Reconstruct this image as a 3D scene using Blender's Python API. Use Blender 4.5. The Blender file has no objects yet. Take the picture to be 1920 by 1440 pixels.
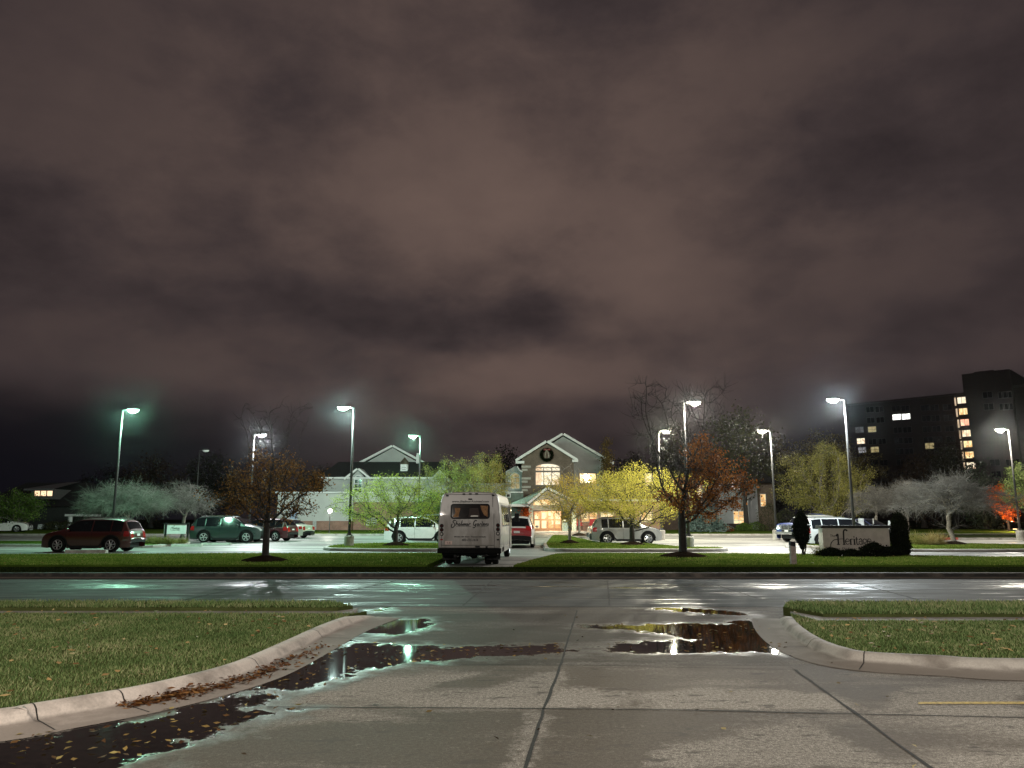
import bpy, bmesh, math, random
import numpy as np
from mathutils import Vector, Matrix
from mathutils.geometry import tessellate_polygon

SC = bpy.context.scene
COL = SC.collection
PI = math.pi
R = math.radians
rnd = random.Random(7)

# ------------------------------------------------------------------ camera
CAM_H, PITCH, F = 1.6, R(10.0), 1440.0
cam_d = bpy.data.cameras.new('camera'); cam_d.sensor_width = 36.0
cam_d.lens = 36.0 * F / 1920.0; cam_d.clip_end = 3000; cam_d.clip_start = 0.05
cam = bpy.data.objects.new('camera', cam_d); COL.objects.link(cam)
cam.location = (0, 0, CAM_H); cam.rotation_euler = (PI / 2 + PITCH, 0, 0)
SC.camera = cam
cp, sp = math.cos(PITCH), math.sin(PITCH)

def _ray(px, py):
    x, y = (px - 960) / F, (720 - py) / F
    return x, cp - y * sp, sp + y * cp
def G(px, py, z=0.0):
    dx, dy, dz = _ray(px, py); t = (z - CAM_H) / dz
    return dx * t, dy * t
def A(px, py, Y):
    dx, dy, dz = _ray(px, py); t = Y / dy
    return dx * t, CAM_H + dz * t
def gz(y):
    def ss(a, b, v):
        v = min(1, max(0, (v - a) / (b - a))); return v * v * (3 - 2 * v)
    return 0.5 * ss(42, 88, y) + 0.8 * ss(95, 220, y)

# ------------------------------------------------------------------ materials
def newmat(name):
    m = bpy.data.materials.new(name); m.use_nodes = True
    nt = m.node_tree
    return m, nt, nt.nodes['Principled BSDF']
def N(nt, t, **kw):
    n = nt.nodes.new(t)
    for k, v in kw.items():
        if k in n.inputs: n.inputs[k].default_value = v
        else: setattr(n, k, v)
    return n
def ramp(nt, fac, stops):
    r = nt.nodes.new('ShaderNodeValToRGB')
    e = r.color_ramp.elements
    while len(e) < len(stops): e.new(0.5)
    for i, (p, c) in enumerate(stops):
        e[i].position = p; e[i].color = (c[0], c[1], c[2], 1) if hasattr(c, '__len__') else (c, c, c, 1)
    nt.links.new(fac, r.inputs['Fac']); return r
def mathn(nt, op, a, b=None, c=None, clamp=False):
    n = nt.nodes.new('ShaderNodeMath'); n.operation = op; n.use_clamp = clamp
    for i, v in enumerate((a, b, c)):
        if v is None: continue
        if isinstance(v, (int, float)): n.inputs[i].default_value = v
        else: nt.links.new(v, n.inputs[i])
    return n.outputs[0]
def mixc(nt, f, a, b):
    n = nt.nodes.new('ShaderNodeMix'); n.data_type = 'RGBA'
    for i, v in ((0, f), (6, a), (7, b)):
        if isinstance(v, (int, float)): n.inputs[i].default_value = v
        elif isinstance(v, tuple): n.inputs[i].default_value = (*v[:3], 1)
        else: nt.links.new(v, n.inputs[i])
    return n.outputs[2]
def pos(nt, scale=(1, 1, 1), rot=(0, 0, 0)):
    g = nt.nodes.new('ShaderNodeNewGeometry'); m = nt.nodes.new('ShaderNodeMapping')
    m.inputs['Scale'].default_value = scale; m.inputs['Rotation'].default_value = rot
    nt.links.new(g.outputs['Position'], m.inputs['Vector']); return m.outputs[0]
def noise(nt, vec, scale, detail=3, rough=0.55, out='Fac', dist=0.0):
    n = nt.nodes.new('ShaderNodeTexNoise')
    n.inputs['Scale'].default_value = scale; n.inputs['Detail'].default_value = detail
    n.inputs['Roughness'].default_value = rough; n.inputs['Distortion'].default_value = dist
    nt.links.new(vec, n.inputs['Vector']); return n.outputs[out]
def bump(nt, bs, h, strength=0.3, dist=0.02):
    b = nt.nodes.new('ShaderNodeBump'); b.inputs['Strength'].default_value = strength
    b.inputs['Distance'].default_value = dist
    nt.links.new(h, b.inputs['Height']); nt.links.new(b.outputs[0], bs.inputs['Normal'])

_mc = {}
def pm(name, col, rough=0.6, metal=0.0, var=0.25, vscale=6.0, spec=0.5, coat=0.0, bmp=0.0):
    """plain procedural paint / plastic / stone with a little noise in colour and gloss"""
    if name in _mc: return _mc[name]
    m, nt, b = newmat(name)
    v = pos(nt); f = noise(nt, v, vscale, 4)
    lo = tuple(c * (1 - var) for c in col); hi = tuple(min(1, c * (1 + var)) for c in col)
    r = ramp(nt, f, [(0.3, lo), (0.7, hi)])
    nt.links.new(r.outputs[0], b.inputs['Base Color'])
    rr = ramp(nt, noise(nt, v, vscale * 2.3, 3), [(0.3, max(0.02, rough * 0.85)), (0.75, min(1, rough * 1.15))])
    nt.links.new(rr.outputs[0], b.inputs['Roughness'])
    b.inputs['Metallic'].default_value = metal
    b.inputs['Specular IOR Level'].default_value = spec
    b.inputs['Coat Weight'].default_value = coat; b.inputs['Coat Roughness'].default_value = 0.06
    if bmp: bump(nt, b, noise(nt, v, vscale * 8, 4), bmp, 0.02)
    _mc[name] = m; return m
def emit(name, col, strength):
    if name in _mc: return _mc[name]
    m, nt, b = newmat(name)
    b.inputs['Base Color'].default_value = (0.8, 0.8, 0.8, 1)
    b.inputs['Emission Color'].default_value = (*col, 1); b.inputs['Emission Strength'].default_value = strength
    _mc[name] = m; return m
def litpane(name, c_lo, c_hi, strength, scale=3.0):
    """a lit room behind glass: blocks of furniture, curtains and wall seen as lighter and darker patches"""
    if name in _mc: return _mc[name]
    m, nt, b = newmat(name)
    v = pos(nt, (1, 1, 0.7))
    vo = N(nt, 'ShaderNodeTexVoronoi', Scale=scale); vo.distance = 'CHEBYCHEV'; nt.links.new(v, vo.inputs['Vector'])
    sep = nt.nodes.new('ShaderNodeSeparateColor'); nt.links.new(vo.outputs['Color'], sep.inputs[0])
    f = mathn(nt, 'ADD', mathn(nt, 'MULTIPLY', sep.outputs[0], 0.6), mathn(nt, 'MULTIPLY', noise(nt, v, scale * 2.5, 3), 0.5))
    r = ramp(nt, f, [(0.12, tuple(c * 0.35 for c in c_lo)), (0.4, c_lo), (0.62, c_hi)])
    b.inputs['Base Color'].default_value = (0.05, 0.05, 0.05, 1); b.inputs['Roughness'].default_value = 0.08
    nt.links.new(r.outputs[0], b.inputs['Emission Color']); b.inputs['Emission Strength'].default_value = strength
    _mc[name] = m; return m
def leafmat(name, cols, transl=0.45, rough=0.6, spec=0.15):
    if name in _mc: return _mc[name]
    m, nt, b = newmat(name)
    at = nt.nodes.new('ShaderNodeAttribute'); at.attribute_name = 'v'
    f = mathn(nt, 'ADD', mathn(nt, 'MULTIPLY', at.outputs['Fac'], 0.6),
              mathn(nt, 'MULTIPLY', mathn(nt, 'SUBTRACT', noise(nt, pos(nt), 0.9, 2), 0.25), 0.8))
    k = len(cols) - 1
    r = ramp(nt, f, [(0.1 + 0.8 * i / k, c) for i, c in enumerate(cols)])
    nt.links.new(r.outputs[0], b.inputs['Base Color']); b.inputs['Roughness'].default_value = rough
    b.inputs['Specular IOR Level'].default_value = spec if rough < .8 else 0.0
    t = nt.nodes.new('ShaderNodeBsdfTranslucent'); nt.links.new(r.outputs[0], t.inputs['Color'])
    mx = nt.nodes.new('ShaderNodeMixShader'); mx.inputs[0].default_value = transl
    nt.links.new(b.outputs[0], mx.inputs[1]); nt.links.new(t.outputs[0], mx.inputs[2])
    nt.links.new(mx.outputs[0], nt.nodes['Material Output'].inputs['Surface'])
    _mc[name] = m; return m

# ------------------------------------------------------------------ mesh builder
def link(name, me, mat, parent=None):
    o = bpy.data.objects.new(name, me); COL.objects.link(o)
    if mat: me.materials.append(mat)
    if parent is not None: o.parent = parent
    return o
class MB:
    def __init__(s): s.v = []; s.f = []
    def add(s, vs, fs):
        b = len(s.v); s.v += [tuple(p) for p in vs]; s.f += [tuple(i + b for i in f) for f in fs]; return s
    def box(s, x, y, z, sx, sy, sz, rz=0.0, M=None):
        """centre x,y,z; full sizes"""
        P = []
        c, d = math.cos(rz), math.sin(rz)
        for k in (-1, 1):
            for i, j in ((-1, -1), (1, -1), (1, 1), (-1, 1)):
                a, b = i * sx / 2, j * sy / 2
                P.append(Vector((x + a * c - b * d, y + a * d + b * c, z + k * sz / 2)))
        if M is not None: P = [M @ p for p in P]
        return s.add(P, [(3, 2, 1, 0), (4, 5, 6, 7), (0, 1, 5, 4), (1, 2, 6, 5), (2, 3, 7, 6), (3, 0, 4, 7)])
    def b2(s, x0, x1, y0, y1, z0, z1):
        return s.box((x0 + x1) / 2, (y0 + y1) / 2, (z0 + z1) / 2, abs(x1 - x0), abs(y1 - y0), abs(z1 - z0))
    def poly(s, pts3):
        tri = tessellate_polygon([[Vector(p) for p in pts3]])
        return s.add(pts3, tri)
    def prism(s, p2, z0, z1, axis='z', cap=True):
        """p2 polygon extruded; axis z: (x,y)->z ; axis y: (x,z)->y"""
        n = len(p2)
        mk = (lambda p, h: (p[0], p[1], h)) if axis == 'z' else (lambda p, h: (p[0], h, p[1]))
        lo = [mk(p, z0) for p in p2]; hi = [mk(p, z1) for p in p2]
        s.add(lo + hi, [(i, (i + 1) % n, (i + 1) % n + n, i + n) for i in range(n)])
        if cap: s.poly(lo); s.poly(hi)
        return s
    def tube(s, pts, rad, n=8, cap=True):
        pts = [Vector(p) for p in pts]; m = len(pts)
        if isinstance(rad, (int, float)): rad = [rad] * m
        V = []; up = Vector((0.13, 0.31, 0.94))
        for i, p in enumerate(pts):
            d = (pts[min(i + 1, m - 1)] - pts[max(i - 1, 0)])
            if d.length < 1e-9: d = Vector((0, 0, 1))
            d.normalize()
            a = d.cross(up)
            if a.length < 0.2: a = d.cross(Vector((1, 0, 0)))
            a.normalize(); b = d.cross(a)
            for k in range(n):
                t = 2 * PI * k / n; V.append(p + (a * math.cos(t) + b * math.sin(t)) * rad[i])
        fs = [(i * n + k, i * n + (k + 1) % n, (i + 1) * n + (k + 1) % n, (i + 1) * n + k) for i in range(m - 1) for k in range(n)]
        if cap and n > 3:
            fs.append(tuple(range(n - 1, -1, -1))); fs.append(tuple((m - 1) * n + k for k in range(n)))
        return s.add(V, fs)
    def lathe(s, prof, n=16, c=(0, 0, 0), axis='z'):
        V = []
        for r, h in prof:
            for k in range(n):
                t = 2 * PI * k / n
                a, b = r * math.cos(t), r * math.sin(t)
                V.append((c[0] + a, c[1] + b, c[2] + h) if axis == 'z' else (c[0] + a, c[1] + h, c[2] + b))
        m = len(prof)
        s.add(V, [(i * n + k, i * n + (k + 1) % n, (i + 1) * n + (k + 1) % n, (i + 1) * n + k) for i in range(m - 1) for k in range(n)])
        return s
    def grid(s, P):
        """P[i][j] 3-d points"""
        n, m = len(P), len(P[0])
        return s.add([q for row in P for q in row], [(i * m + j, i * m + j + 1, (i + 1) * m + j + 1, (i + 1) * m + j) for i in range(n - 1) for j in range(m - 1)])
    def ell(s, c, r, nu=12, nv=8, v0=-PI / 2, v1=PI / 2):
        P = [[(c[0] + r[0] * math.cos(v0 + (v1 - v0) * i / nv) * math.cos(2 * PI * j / nu),
               c[1] + r[1] * math.cos(v0 + (v1 - v0) * i / nv) * math.sin(2 * PI * j / nu),
               c[2] + r[2] * math.sin(v0 + (v1 - v0) * i / nv)) for j in range(nu + 1)] for i in range(nv + 1)]
        return s.grid(P)
    def mesh(s, name, smooth=False):
        me = bpy.data.meshes.new(name); me.from_pydata(s.v, [], s.f); me.validate()
        if smooth: me.polygons.foreach_set('use_smooth', [True] * len(me.polygons))
        return me
    def build(s, name, mat, parent=None, smooth=False, bevel=0.0, fix=True):
        me = s.mesh(name, smooth)
        if fix:
            bm = bmesh.new(); bm.from_mesh(me)
            if smooth: bmesh.ops.remove_doubles(bm, verts=bm.verts, dist=1e-5)
            bmesh.ops.recalc_face_normals(bm, faces=bm.faces)
            if bevel:
                ed = [e for e in bm.edges if len(e.link_faces) == 2 and e.calc_face_angle(0) > 0.6]
                bmesh.ops.bevel(bm, geom=ed, offset=bevel, segments=2, affect='EDGES', profile=0.6)
            bm.to_mesh(me); bm.free()
        if smooth:
            me.polygons.foreach_set('use_smooth', [True] * len(me.polygons))
        return link(name, me, mat, parent)

def tag(o, label, cat, group=None):
    o['label'] = label; o['category'] = cat
    if group: o['group'] = group
    return o
def struct(o, label=None):
    o['kind'] = 'structure'
    if label: o['label'] = label
    return o
def stuff(o, label, cat=None):
    o['kind'] = 'stuff'; o['label'] = label
    if cat: o['category'] = cat
    return o
def thing(name, label, cat, loc=(0, 0, 0), rz=0.0, group=None):
    o = bpy.data.objects.new(name, None); COL.objects.link(o)
    o.location = loc; o.rotation_euler = (0, 0, rz); o.empty_display_size = 0.3
    return tag(o, label, cat, group)
def kids(o): return [c for c in bpy.data.objects if c.parent == o]
def dup(root, loc, rz, label, group=None, scale=None, name=None):
    r = root.copy(); COL.objects.link(r); r.location = loc; r.rotation_euler = (0, 0, rz); r['label'] = label
    if group: r['group'] = group
    if scale: r.scale = scale
    for ch in kids(root):
        c = ch.copy(); COL.objects.link(c); c.parent = r
        for g in kids(ch):
            d = g.copy(); COL.objects.link(d); d.parent = c
    return r
def npmesh(name, V, Fc, mat, parent=None, attrs=None, smooth=False):
    """fast mesh from numpy: V (n,3), Fc (m,k)"""
    me = bpy.data.meshes.new(name); k = Fc.shape[1]
    me.vertices.add(len(V)); me.vertices.foreach_set('co', V.astype(np.float32).ravel())
    me.loops.add(Fc.size); me.loops.foreach_set('vertex_index', Fc.astype(np.int32).ravel())
    me.polygons.add(len(Fc)); me.polygons.foreach_set('loop_start', (np.arange(len(Fc)) * k).astype(np.int32))
    for an, arr in (attrs or {}).items():
        a = me.attributes.new(an, 'FLOAT', 'POINT'); a.data.foreach_set('value', arr.astype(np.float32))
    if smooth: me.polygons.foreach_set('use_smooth', [True] * len(Fc))
    me.update(calc_edges=True); return link(name, me, mat, parent)
def inpoly(P, poly):
    x, y = P[:, 0], P[:, 1]; c = np.zeros(len(P), bool); n = len(poly)
    for i in range(n):
        x0, y0 = poly[i]; x1, y1 = poly[(i + 1) % n]
        if y0 == y1: continue
        t = ((y0 > y) != (y1 > y)) & (x < (x1 - x0) * (y - y0) / (y1 - y0) + x0)
        c ^= t
    return c
def sdist(P, poly):
    """signed distance, positive inside"""
    d = np.full(len(P), 1e9); n = len(poly)
    for i in range(n):
        a = np.array(poly[i]); b = np.array(poly[(i + 1) % n]); ab = b - a
        t = np.clip(((P - a) @ ab) / max(1e-9, ab @ ab), 0, 1)
        d = np.minimum(d, np.linalg.norm(P - a - t[:, None] * ab, axis=1))
    return np.where(inpoly(P, poly), d, -d)
def smoothpath(p, n=6):
    out = []
    for i in range(len(p) - 1):
        p0, p1, p2, p3 = p[max(i - 1, 0)], p[i], p[i + 1], p[min(i + 2, len(p) - 1)]
        for k in range(n):
            t = k / n
            out.append(tuple(0.5 * ((2 * b) + (c - a) * t + (2 * a - 5 * b + 4 * c - d) * t * t + (-a + 3 * b - 3 * c + d) * t ** 3)
                             for a, b, c, d in zip(p0, p1, p2, p3)))
    out.append(tuple(p[-1])); return out
def textmesh(body, size, mat, parent, M, name='lettering', shear=0.0, width=None, ext=0.004, bold=0.0):
    cu = bpy.data.curves.new('lettering', 'FONT'); cu.body = body; cu.size = size; cu.shear = shear
    cu.align_x = 'CENTER'; cu.extrude = ext; cu.offset = bold; cu.resolution_u = 3
    o = bpy.data.objects.new('lettering', cu); COL.objects.link(o)
    dg = bpy.context.evaluated_depsgraph_get(); dg.update()
    me = bpy.data.meshes.new_from_object(o.evaluated_get(dg)); bpy.data.objects.remove(o)
    if width:
        xs = [v.co.x for v in me.vertices]; k = width / (max(xs) - min(xs))
        me.transform(Matrix.Diagonal((k, 1, 1, 1)))
    me.transform(M); me.materials.clear()
    return link(name, me, mat, parent)
def stroke(mb, pts, w, M, ext=0.006, ang=None):
    """a pen stroke in the XY plane of M as a raised ribbon; w = width or list of widths"""
    n = len(pts)
    if isinstance(w, (int, float)): w = [w] * n
    L, Rr = [], []
    for i in range(n):
        a, b = pts[max(i - 1, 0)], pts[min(i + 1, n - 1)]
        dx, dy = b[0] - a[0], b[1] - a[1]; l = math.hypot(dx, dy) or 1
        nx, ny = -dy / l, dx / l
        L.append((pts[i][0] + nx * w[i] / 2, pts[i][1] + ny * w[i] / 2)); Rr.append((pts[i][0] - nx * w[i] / 2, pts[i][1] - ny * w[i] / 2))
    V = [M @ Vector((p[0], p[1], ext)) for p in L] + [M @ Vector((p[0], p[1], ext)) for p in Rr]
    mb.add(V, [(i, i + 1, n + i + 1, n + i) for i in range(n - 1)])
FACE = Matrix.Rotation(PI / 2, 4, 'X')     # text plane XY -> XZ facing -Y
def arc(cx, cy, rx, ry, a0, a1, n=10):
    return [(cx + rx * math.cos(R(a0 + (a1 - a0) * i / n)), cy + ry * math.sin(R(a0 + (a1 - a0) * i / n))) for i in range(n + 1)]
BACK_W = 4200; EXPO = 0.28; HAZE_D = 0.00008
# ------------------------------------------------------------------ sky: low night overcast lit by the town
def build_world():
    w = bpy.data.worlds.new("World"); SC.world = w; w.use_nodes = True
    nt = w.node_tree; bg = nt.nodes['Background']
    sky = nt.nodes.new('ShaderNodeTexSky'); sky.sky_type = 'NISHITA'; sky.sun_disc = False
    sky.sun_elevation = R(-8); sky.sun_rotation = R(150)
    tc = nt.nodes.new('ShaderNodeTexCoord')
    nrm = nt.nodes.new('ShaderNodeVectorMath'); nrm.operation = 'NORMALIZE'; nt.links.new(tc.outputs['Generated'], nrm.inputs[0])
    sx = nt.nodes.new('ShaderNodeSeparateXYZ'); nt.links.new(nrm.outputs[0], sx.inputs[0])
    x, y, z = sx.outputs
    zz = mathn(nt, 'ADD', mathn(nt, 'MAXIMUM', z, 0.0), 0.16)
    cb = nt.nodes.new('ShaderNodeCombineXYZ')
    nt.links.new(mathn(nt, 'DIVIDE', x, zz), cb.inputs[0]); nt.links.new(mathn(nt, 'DIVIDE', y, zz), cb.inputs[1])
    cb.inputs[2].default_value = SKY_SEED
    n1 = noise(nt, cb.outputs[0], 1.1, 4, 0.45)
    mp = nt.nodes.new('ShaderNodeMapping'); mp.inputs['Scale'].default_value = (1, 1, 1.7); mp.inputs['Location'].default_value = (SKY_SEED, 0, 0); nt.links.new(nrm.outputs[0], mp.inputs[0])
    n2 = noise(nt, mp.outputs[0], 3.6, 6, 0.58); n3 = noise(nt, mp.outputs[0], 10.0, 5, 0.6, dist=.4)
    az = mathn(nt, 'ARCTAN2', x, y); el = mathn(nt, 'ARCSINE', z)
    wv = nt.nodes.new('ShaderNodeSeparateColor'); nt.links.new(noise(nt, mp.outputs[0], 4.5, 4, 0.55, 'Color'), wv.inputs[0])
    az = mathn(nt, 'ADD', az, mathn(nt, 'MULTIPLY', mathn(nt, 'SUBTRACT', wv.outputs[0], 0.5), 0.30)); el = mathn(nt, 'ADD', el, mathn(nt, 'MULTIPLY', mathn(nt, 'SUBTRACT', wv.outputs[1], 0.5), 0.15))
    acc = mathn(nt, 'ADD', mathn(nt, 'MULTIPLY', mathn(nt, 'SUBTRACT', n1, 0.5), 0.75), mathn(nt, 'MULTIPLY', mathn(nt, 'SUBTRACT', n2, 0.5), 0.95))
    acc = mathn(nt, 'ADD', acc, mathn(nt, 'MULTIPLY', mathn(nt, 'SUBTRACT', n3, 0.5), 0.28))
    acc = mathn(nt, 'ADD', acc, 0.52)
    # the larger cloud masses of this night: azimuth, elevation, half sizes (degrees), darker or paler
    for a, e, ra, re, am in ((-17, 30, 5, 4, -.26), (-36, 20, 5, 3.5, -.28), (28, 25, 9, 6, -.30), (1, 14.6, 11, 2.0, -.30), (-17, 14.5, 8, 2.6, -.24), (-4, 23, 13, 6, .30), (10, 17, 6, 2.5, .16), (3, 10.5, 12, 2.2, .22), (26, 18, 7, 3, .10), (33, 37, 10, 4, -.20), (-33, 33, 9, 6, -.06), (20, 14.5, 8, 2, -.12)):
        u = mathn(nt, 'DIVIDE', mathn(nt, 'SUBTRACT', az, R(a)), R(ra)); w_ = mathn(nt, 'DIVIDE', mathn(nt, 'SUBTRACT', el, R(e)), R(re))
        g = mathn(nt, 'EXPONENT', mathn(nt, 'MULTIPLY', mathn(nt, 'ADD', mathn(nt, 'MULTIPLY', u, u), mathn(nt, 'MULTIPLY', w_, w_)), -1.0))
        acc = mathn(nt, 'ADD', acc, mathn(nt, 'MULTIPLY', g, am * .62))
    clr = ramp(nt, acc, [(0.10, 0.0), (0.40, 0.42), (0.62, 0.75), (0.95, 1.0)]).outputs[0]
    # glow of the town: brightest over the building straight ahead, falling to both sides and at the horizon
    ax = mathn(nt, 'ABSOLUTE', mathn(nt, 'SUBTRACT', x, -0.02))
    side = ramp(nt, ax, [(0.0, 1.0), (0.22, 0.9), (0.45, 0.68), (0.7, 0.55)]).outputs[0]
    hor = ramp(nt, z, [(0.03, 0.1), (0.09, 0.22), (0.17, 0.85), (0.36, 1.0), (0.62, 0.74)]).outputs[0]
    hmid = ramp(nt, ax, [(0.0, 0.5), (0.3, 0.2), (0.42, 0.0)]).outputs[0]
    hor2 = mathn(nt, 'MINIMUM', mathn(nt, 'ADD', hor, mathn(nt, 'MULTIPLY', hmid, mathn(nt, 'SUBTRACT', 1.0, hor))), 1.0)
    f = mathn(nt, 'MULTIPLY', mathn(nt, 'MULTIPLY', mathn(nt, 'ADD', mathn(nt, 'MULTIPLY', clr, 0.74), 0.26), side), hor2)
    col = ramp(nt, f, [(0.0, (0.0022, 0.0022, 0.0045)), (0.14, (0.009, 0.0075, 0.0095)), (0.42, (0.046, 0.0335, 0.0335)), (1.0, (0.152, 0.103, 0.086))]).outputs[0]
    back = ramp(nt, mathn(nt, 'MULTIPLY', y, -1.0), [(0.0, 1.0), (0.8, SKY_BACK)]).outputs[0]   # the town centre lies behind the viewpoint
    mu = nt.nodes.new('ShaderNodeVectorMath'); mu.operation = 'MULTIPLY'
    nt.links.new(col, mu.inputs[0]); nt.links.new(back, mu.inputs[1])
    sk = nt.nodes.new('ShaderNodeVectorMath'); sk.operation = 'MULTIPLY_ADD'
    nt.links.new(sky.outputs[0], sk.inputs[0]); sk.inputs[1].default_value = (0.002,) * 3
    nt.links.new(mu.outputs[0], sk.inputs[2])
    nt.links.new(sk.outputs[0], bg.inputs['Color']); bg.inputs['Strength'].default_value = 0.85
SKY_SEED, SKY_BACK = 3.4, 1.0
build_world()

# ------------------------------------------------------------------ ground materials
def mat_concrete_drive():
    m, nt, b = newmat('damp broom finished concrete')
    at = nt.nodes.new('ShaderNodeAttribute'); at.attribute_name = 'puddle'; sd = at.outputs['Fac']
    dr = nt.nodes.new('ShaderNodeAttribute'); dr.attribute_name = 'dry'; drv = dr.outputs['Fac']
    v = pos(nt)
    nA = noise(nt, v, 3.2, 5, 0.6); nB = noise(nt, pos(nt, (0.45, 1.3, 1)), 0.9, 4, 0.55)
    nF = noise(nt, v, 105, 3, 0.8); nG = noise(nt, v, 14, 4, 0.7)
    s1 = mathn(nt, 'ADD', sd, mathn(nt, 'MULTIPLY', mathn(nt, 'SUBTRACT', nA, 0.57), 1.15))
    s1 = mathn(nt, 'ADD', s1, mathn(nt, 'MULTIPLY', mathn(nt, 'SUBTRACT', nG, 0.5), 0.24))
    pud = ramp(nt, mathn(nt, 'ADD', mathn(nt, 'MULTIPLY', s1, 4.0), 0.5), [(0.40, 0.0), (0.60, 1.0)]).outputs[0]
    film = ramp(nt, mathn(nt, 'ADD', mathn(nt, 'MULTIPLY', s1, 1.0), 0.5), [(0.16, 0.0), (0.5, 1.0)]).outputs[0]
    damp = ramp(nt, mathn(nt, 'ADD', nB, mathn(nt, 'MULTIPLY', mathn(nt, 'SUBTRACT', nG, 0.5), 0.25)), [(0.33, 0.1), (0.50, 1.0)]).outputs[0]
    nF2 = noise(nt, v, 30, 2, 0.6); nFm = mathn(nt, 'ADD', mathn(nt, 'MULTIPLY', nF, 0.72), mathn(nt, 'MULTIPLY', nF2, 0.28))
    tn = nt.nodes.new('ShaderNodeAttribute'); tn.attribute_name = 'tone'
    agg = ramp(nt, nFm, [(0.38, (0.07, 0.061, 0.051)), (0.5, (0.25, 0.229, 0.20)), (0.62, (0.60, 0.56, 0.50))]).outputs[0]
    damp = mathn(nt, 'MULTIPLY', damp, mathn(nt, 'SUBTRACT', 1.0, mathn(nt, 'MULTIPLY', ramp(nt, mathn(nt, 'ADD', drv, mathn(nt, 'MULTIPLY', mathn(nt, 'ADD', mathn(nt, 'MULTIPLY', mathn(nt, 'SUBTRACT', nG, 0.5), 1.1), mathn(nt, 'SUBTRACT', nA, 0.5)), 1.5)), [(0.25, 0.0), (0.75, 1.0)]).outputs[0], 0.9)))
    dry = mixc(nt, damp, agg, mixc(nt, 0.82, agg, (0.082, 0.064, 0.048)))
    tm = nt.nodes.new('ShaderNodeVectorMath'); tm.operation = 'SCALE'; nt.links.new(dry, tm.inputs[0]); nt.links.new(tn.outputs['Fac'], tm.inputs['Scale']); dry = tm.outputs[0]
    # small stains, oil spots and tyre dirt
    st = ramp(nt, noise(nt, pos(nt, (1.0, 2.2, 1)), 2.6, 5, 0.65), [(0.58, 0.0), (0.66, 0.75)]).outputs[0]
    dry = mixc(nt, st, dry, (0.07, 0.062, 0.055))
    wet = mixc(nt, film, dry, mixc(nt, 0.7, agg, (0.045, 0.038, 0.032)))
    mud = ramp(nt, nG, [(0.35, (0.006, 0.005, 0.004)), (0.7, (0.016, 0.012, 0.010))]).outputs[0]
    nt.links.new(mixc(nt, pud, wet, mud), b.inputs['Base Color'])
    rdry = mathn(nt, 'SUBTRACT', 0.88, mathn(nt, 'MULTIPLY', damp, 0.16))
    rf = mathn(nt, 'SUBTRACT', rdry, mathn(nt, 'MULTIPLY', film, 0.36))
    rr = mathn(nt, 'ADD', mathn(nt, 'MULTIPLY', rf, mathn(nt, 'SUBTRACT', 1.0, pud)), mathn(nt, 'MULTIPLY', pud, 0.025))
    nt.links.new(rr, b.inputs['Roughness'])
    h = mathn(nt, 'ADD', mathn(nt, 'MULTIPLY', nF, 1.0), mathn(nt, 'MULTIPLY', nG, 0.8))
    h = mathn(nt, 'MULTIPLY', h, mathn(nt, 'SUBTRACT', 1.0, mathn(nt, 'MULTIPLY', pud, 0.985)))
    bump(nt, b, h, 0.4, 0.006)
    nt.links.new(mathn(nt, 'SUBTRACT', mathn(nt, 'ADD', mathn(nt, 'MULTIPLY', film, 0.34), 0.16), mathn(nt, 'MULTIPLY', pud, 0.24)), b.inputs['Specular IOR Level'])
    return m
def mat_street():
    m, nt, b = newmat('wet street concrete')
    v = pos(nt); vs = pos(nt, (0.16, 1.1, 1)); vt = pos(nt, (0.3, 2.4, 1))
    nF = noise(nt, v, 40, 3, 0.7); nS = noise(nt, vs, 1.1, 5, 0.6); nT = noise(nt, vt, 1.7, 4, 0.6)
    base = ramp(nt, nF, [(0.25, (0.05, 0.05, 0.049)), (0.8, (0.115, 0.114, 0.11))]).outputs[0]
    w = ramp(nt, mathn(nt, 'ADD', mathn(nt, 'MULTIPLY', nS, .6), mathn(nt, 'MULTIPLY', noise(nt, pos(nt, (0.05, 3.0, 1)), 1.3, 4, .7), .4)), [(0.42, 0.0), (0.56, 1.0)]).outputs[0]
    nt.links.new(mixc(nt, mathn(nt, 'MULTIPLY', w, 0.75), base, (0.030, 0.031, 0.031)), b.inputs['Base Color'])
    g = nt.nodes.new('ShaderNodeNewGeometry'); sx = nt.nodes.new('ShaderNodeSeparateXYZ'); nt.links.new(g.outputs['Position'], sx.inputs[0])
    lane = ramp(nt, mathn(nt, 'ABSOLUTE', mathn(nt, 'SUBTRACT', sx.outputs[1], 19.2)), [(0.0, 0.10), (0.5, 0.07), (1.0, 0.0)]).outputs[0]
    t = mathn(nt, 'ADD', nT, lane)
    r = ramp(nt, t, [(0.36, 0.85), (0.57, 0.70), (0.655, 0.34), (0.74, 0.10)]).outputs[0]
    nt.links.new(r, b.inputs['Roughness'])
    hh = mathn(nt, 'MULTIPLY', nF, ramp(nt, t, [(0.56, 1.0), (0.7, 0.1)]).outputs[0])
    bump(nt, b, hh, 0.4, 0.008); b.inputs['Specular IOR Level'].default_value = 0.32
    return m
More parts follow.
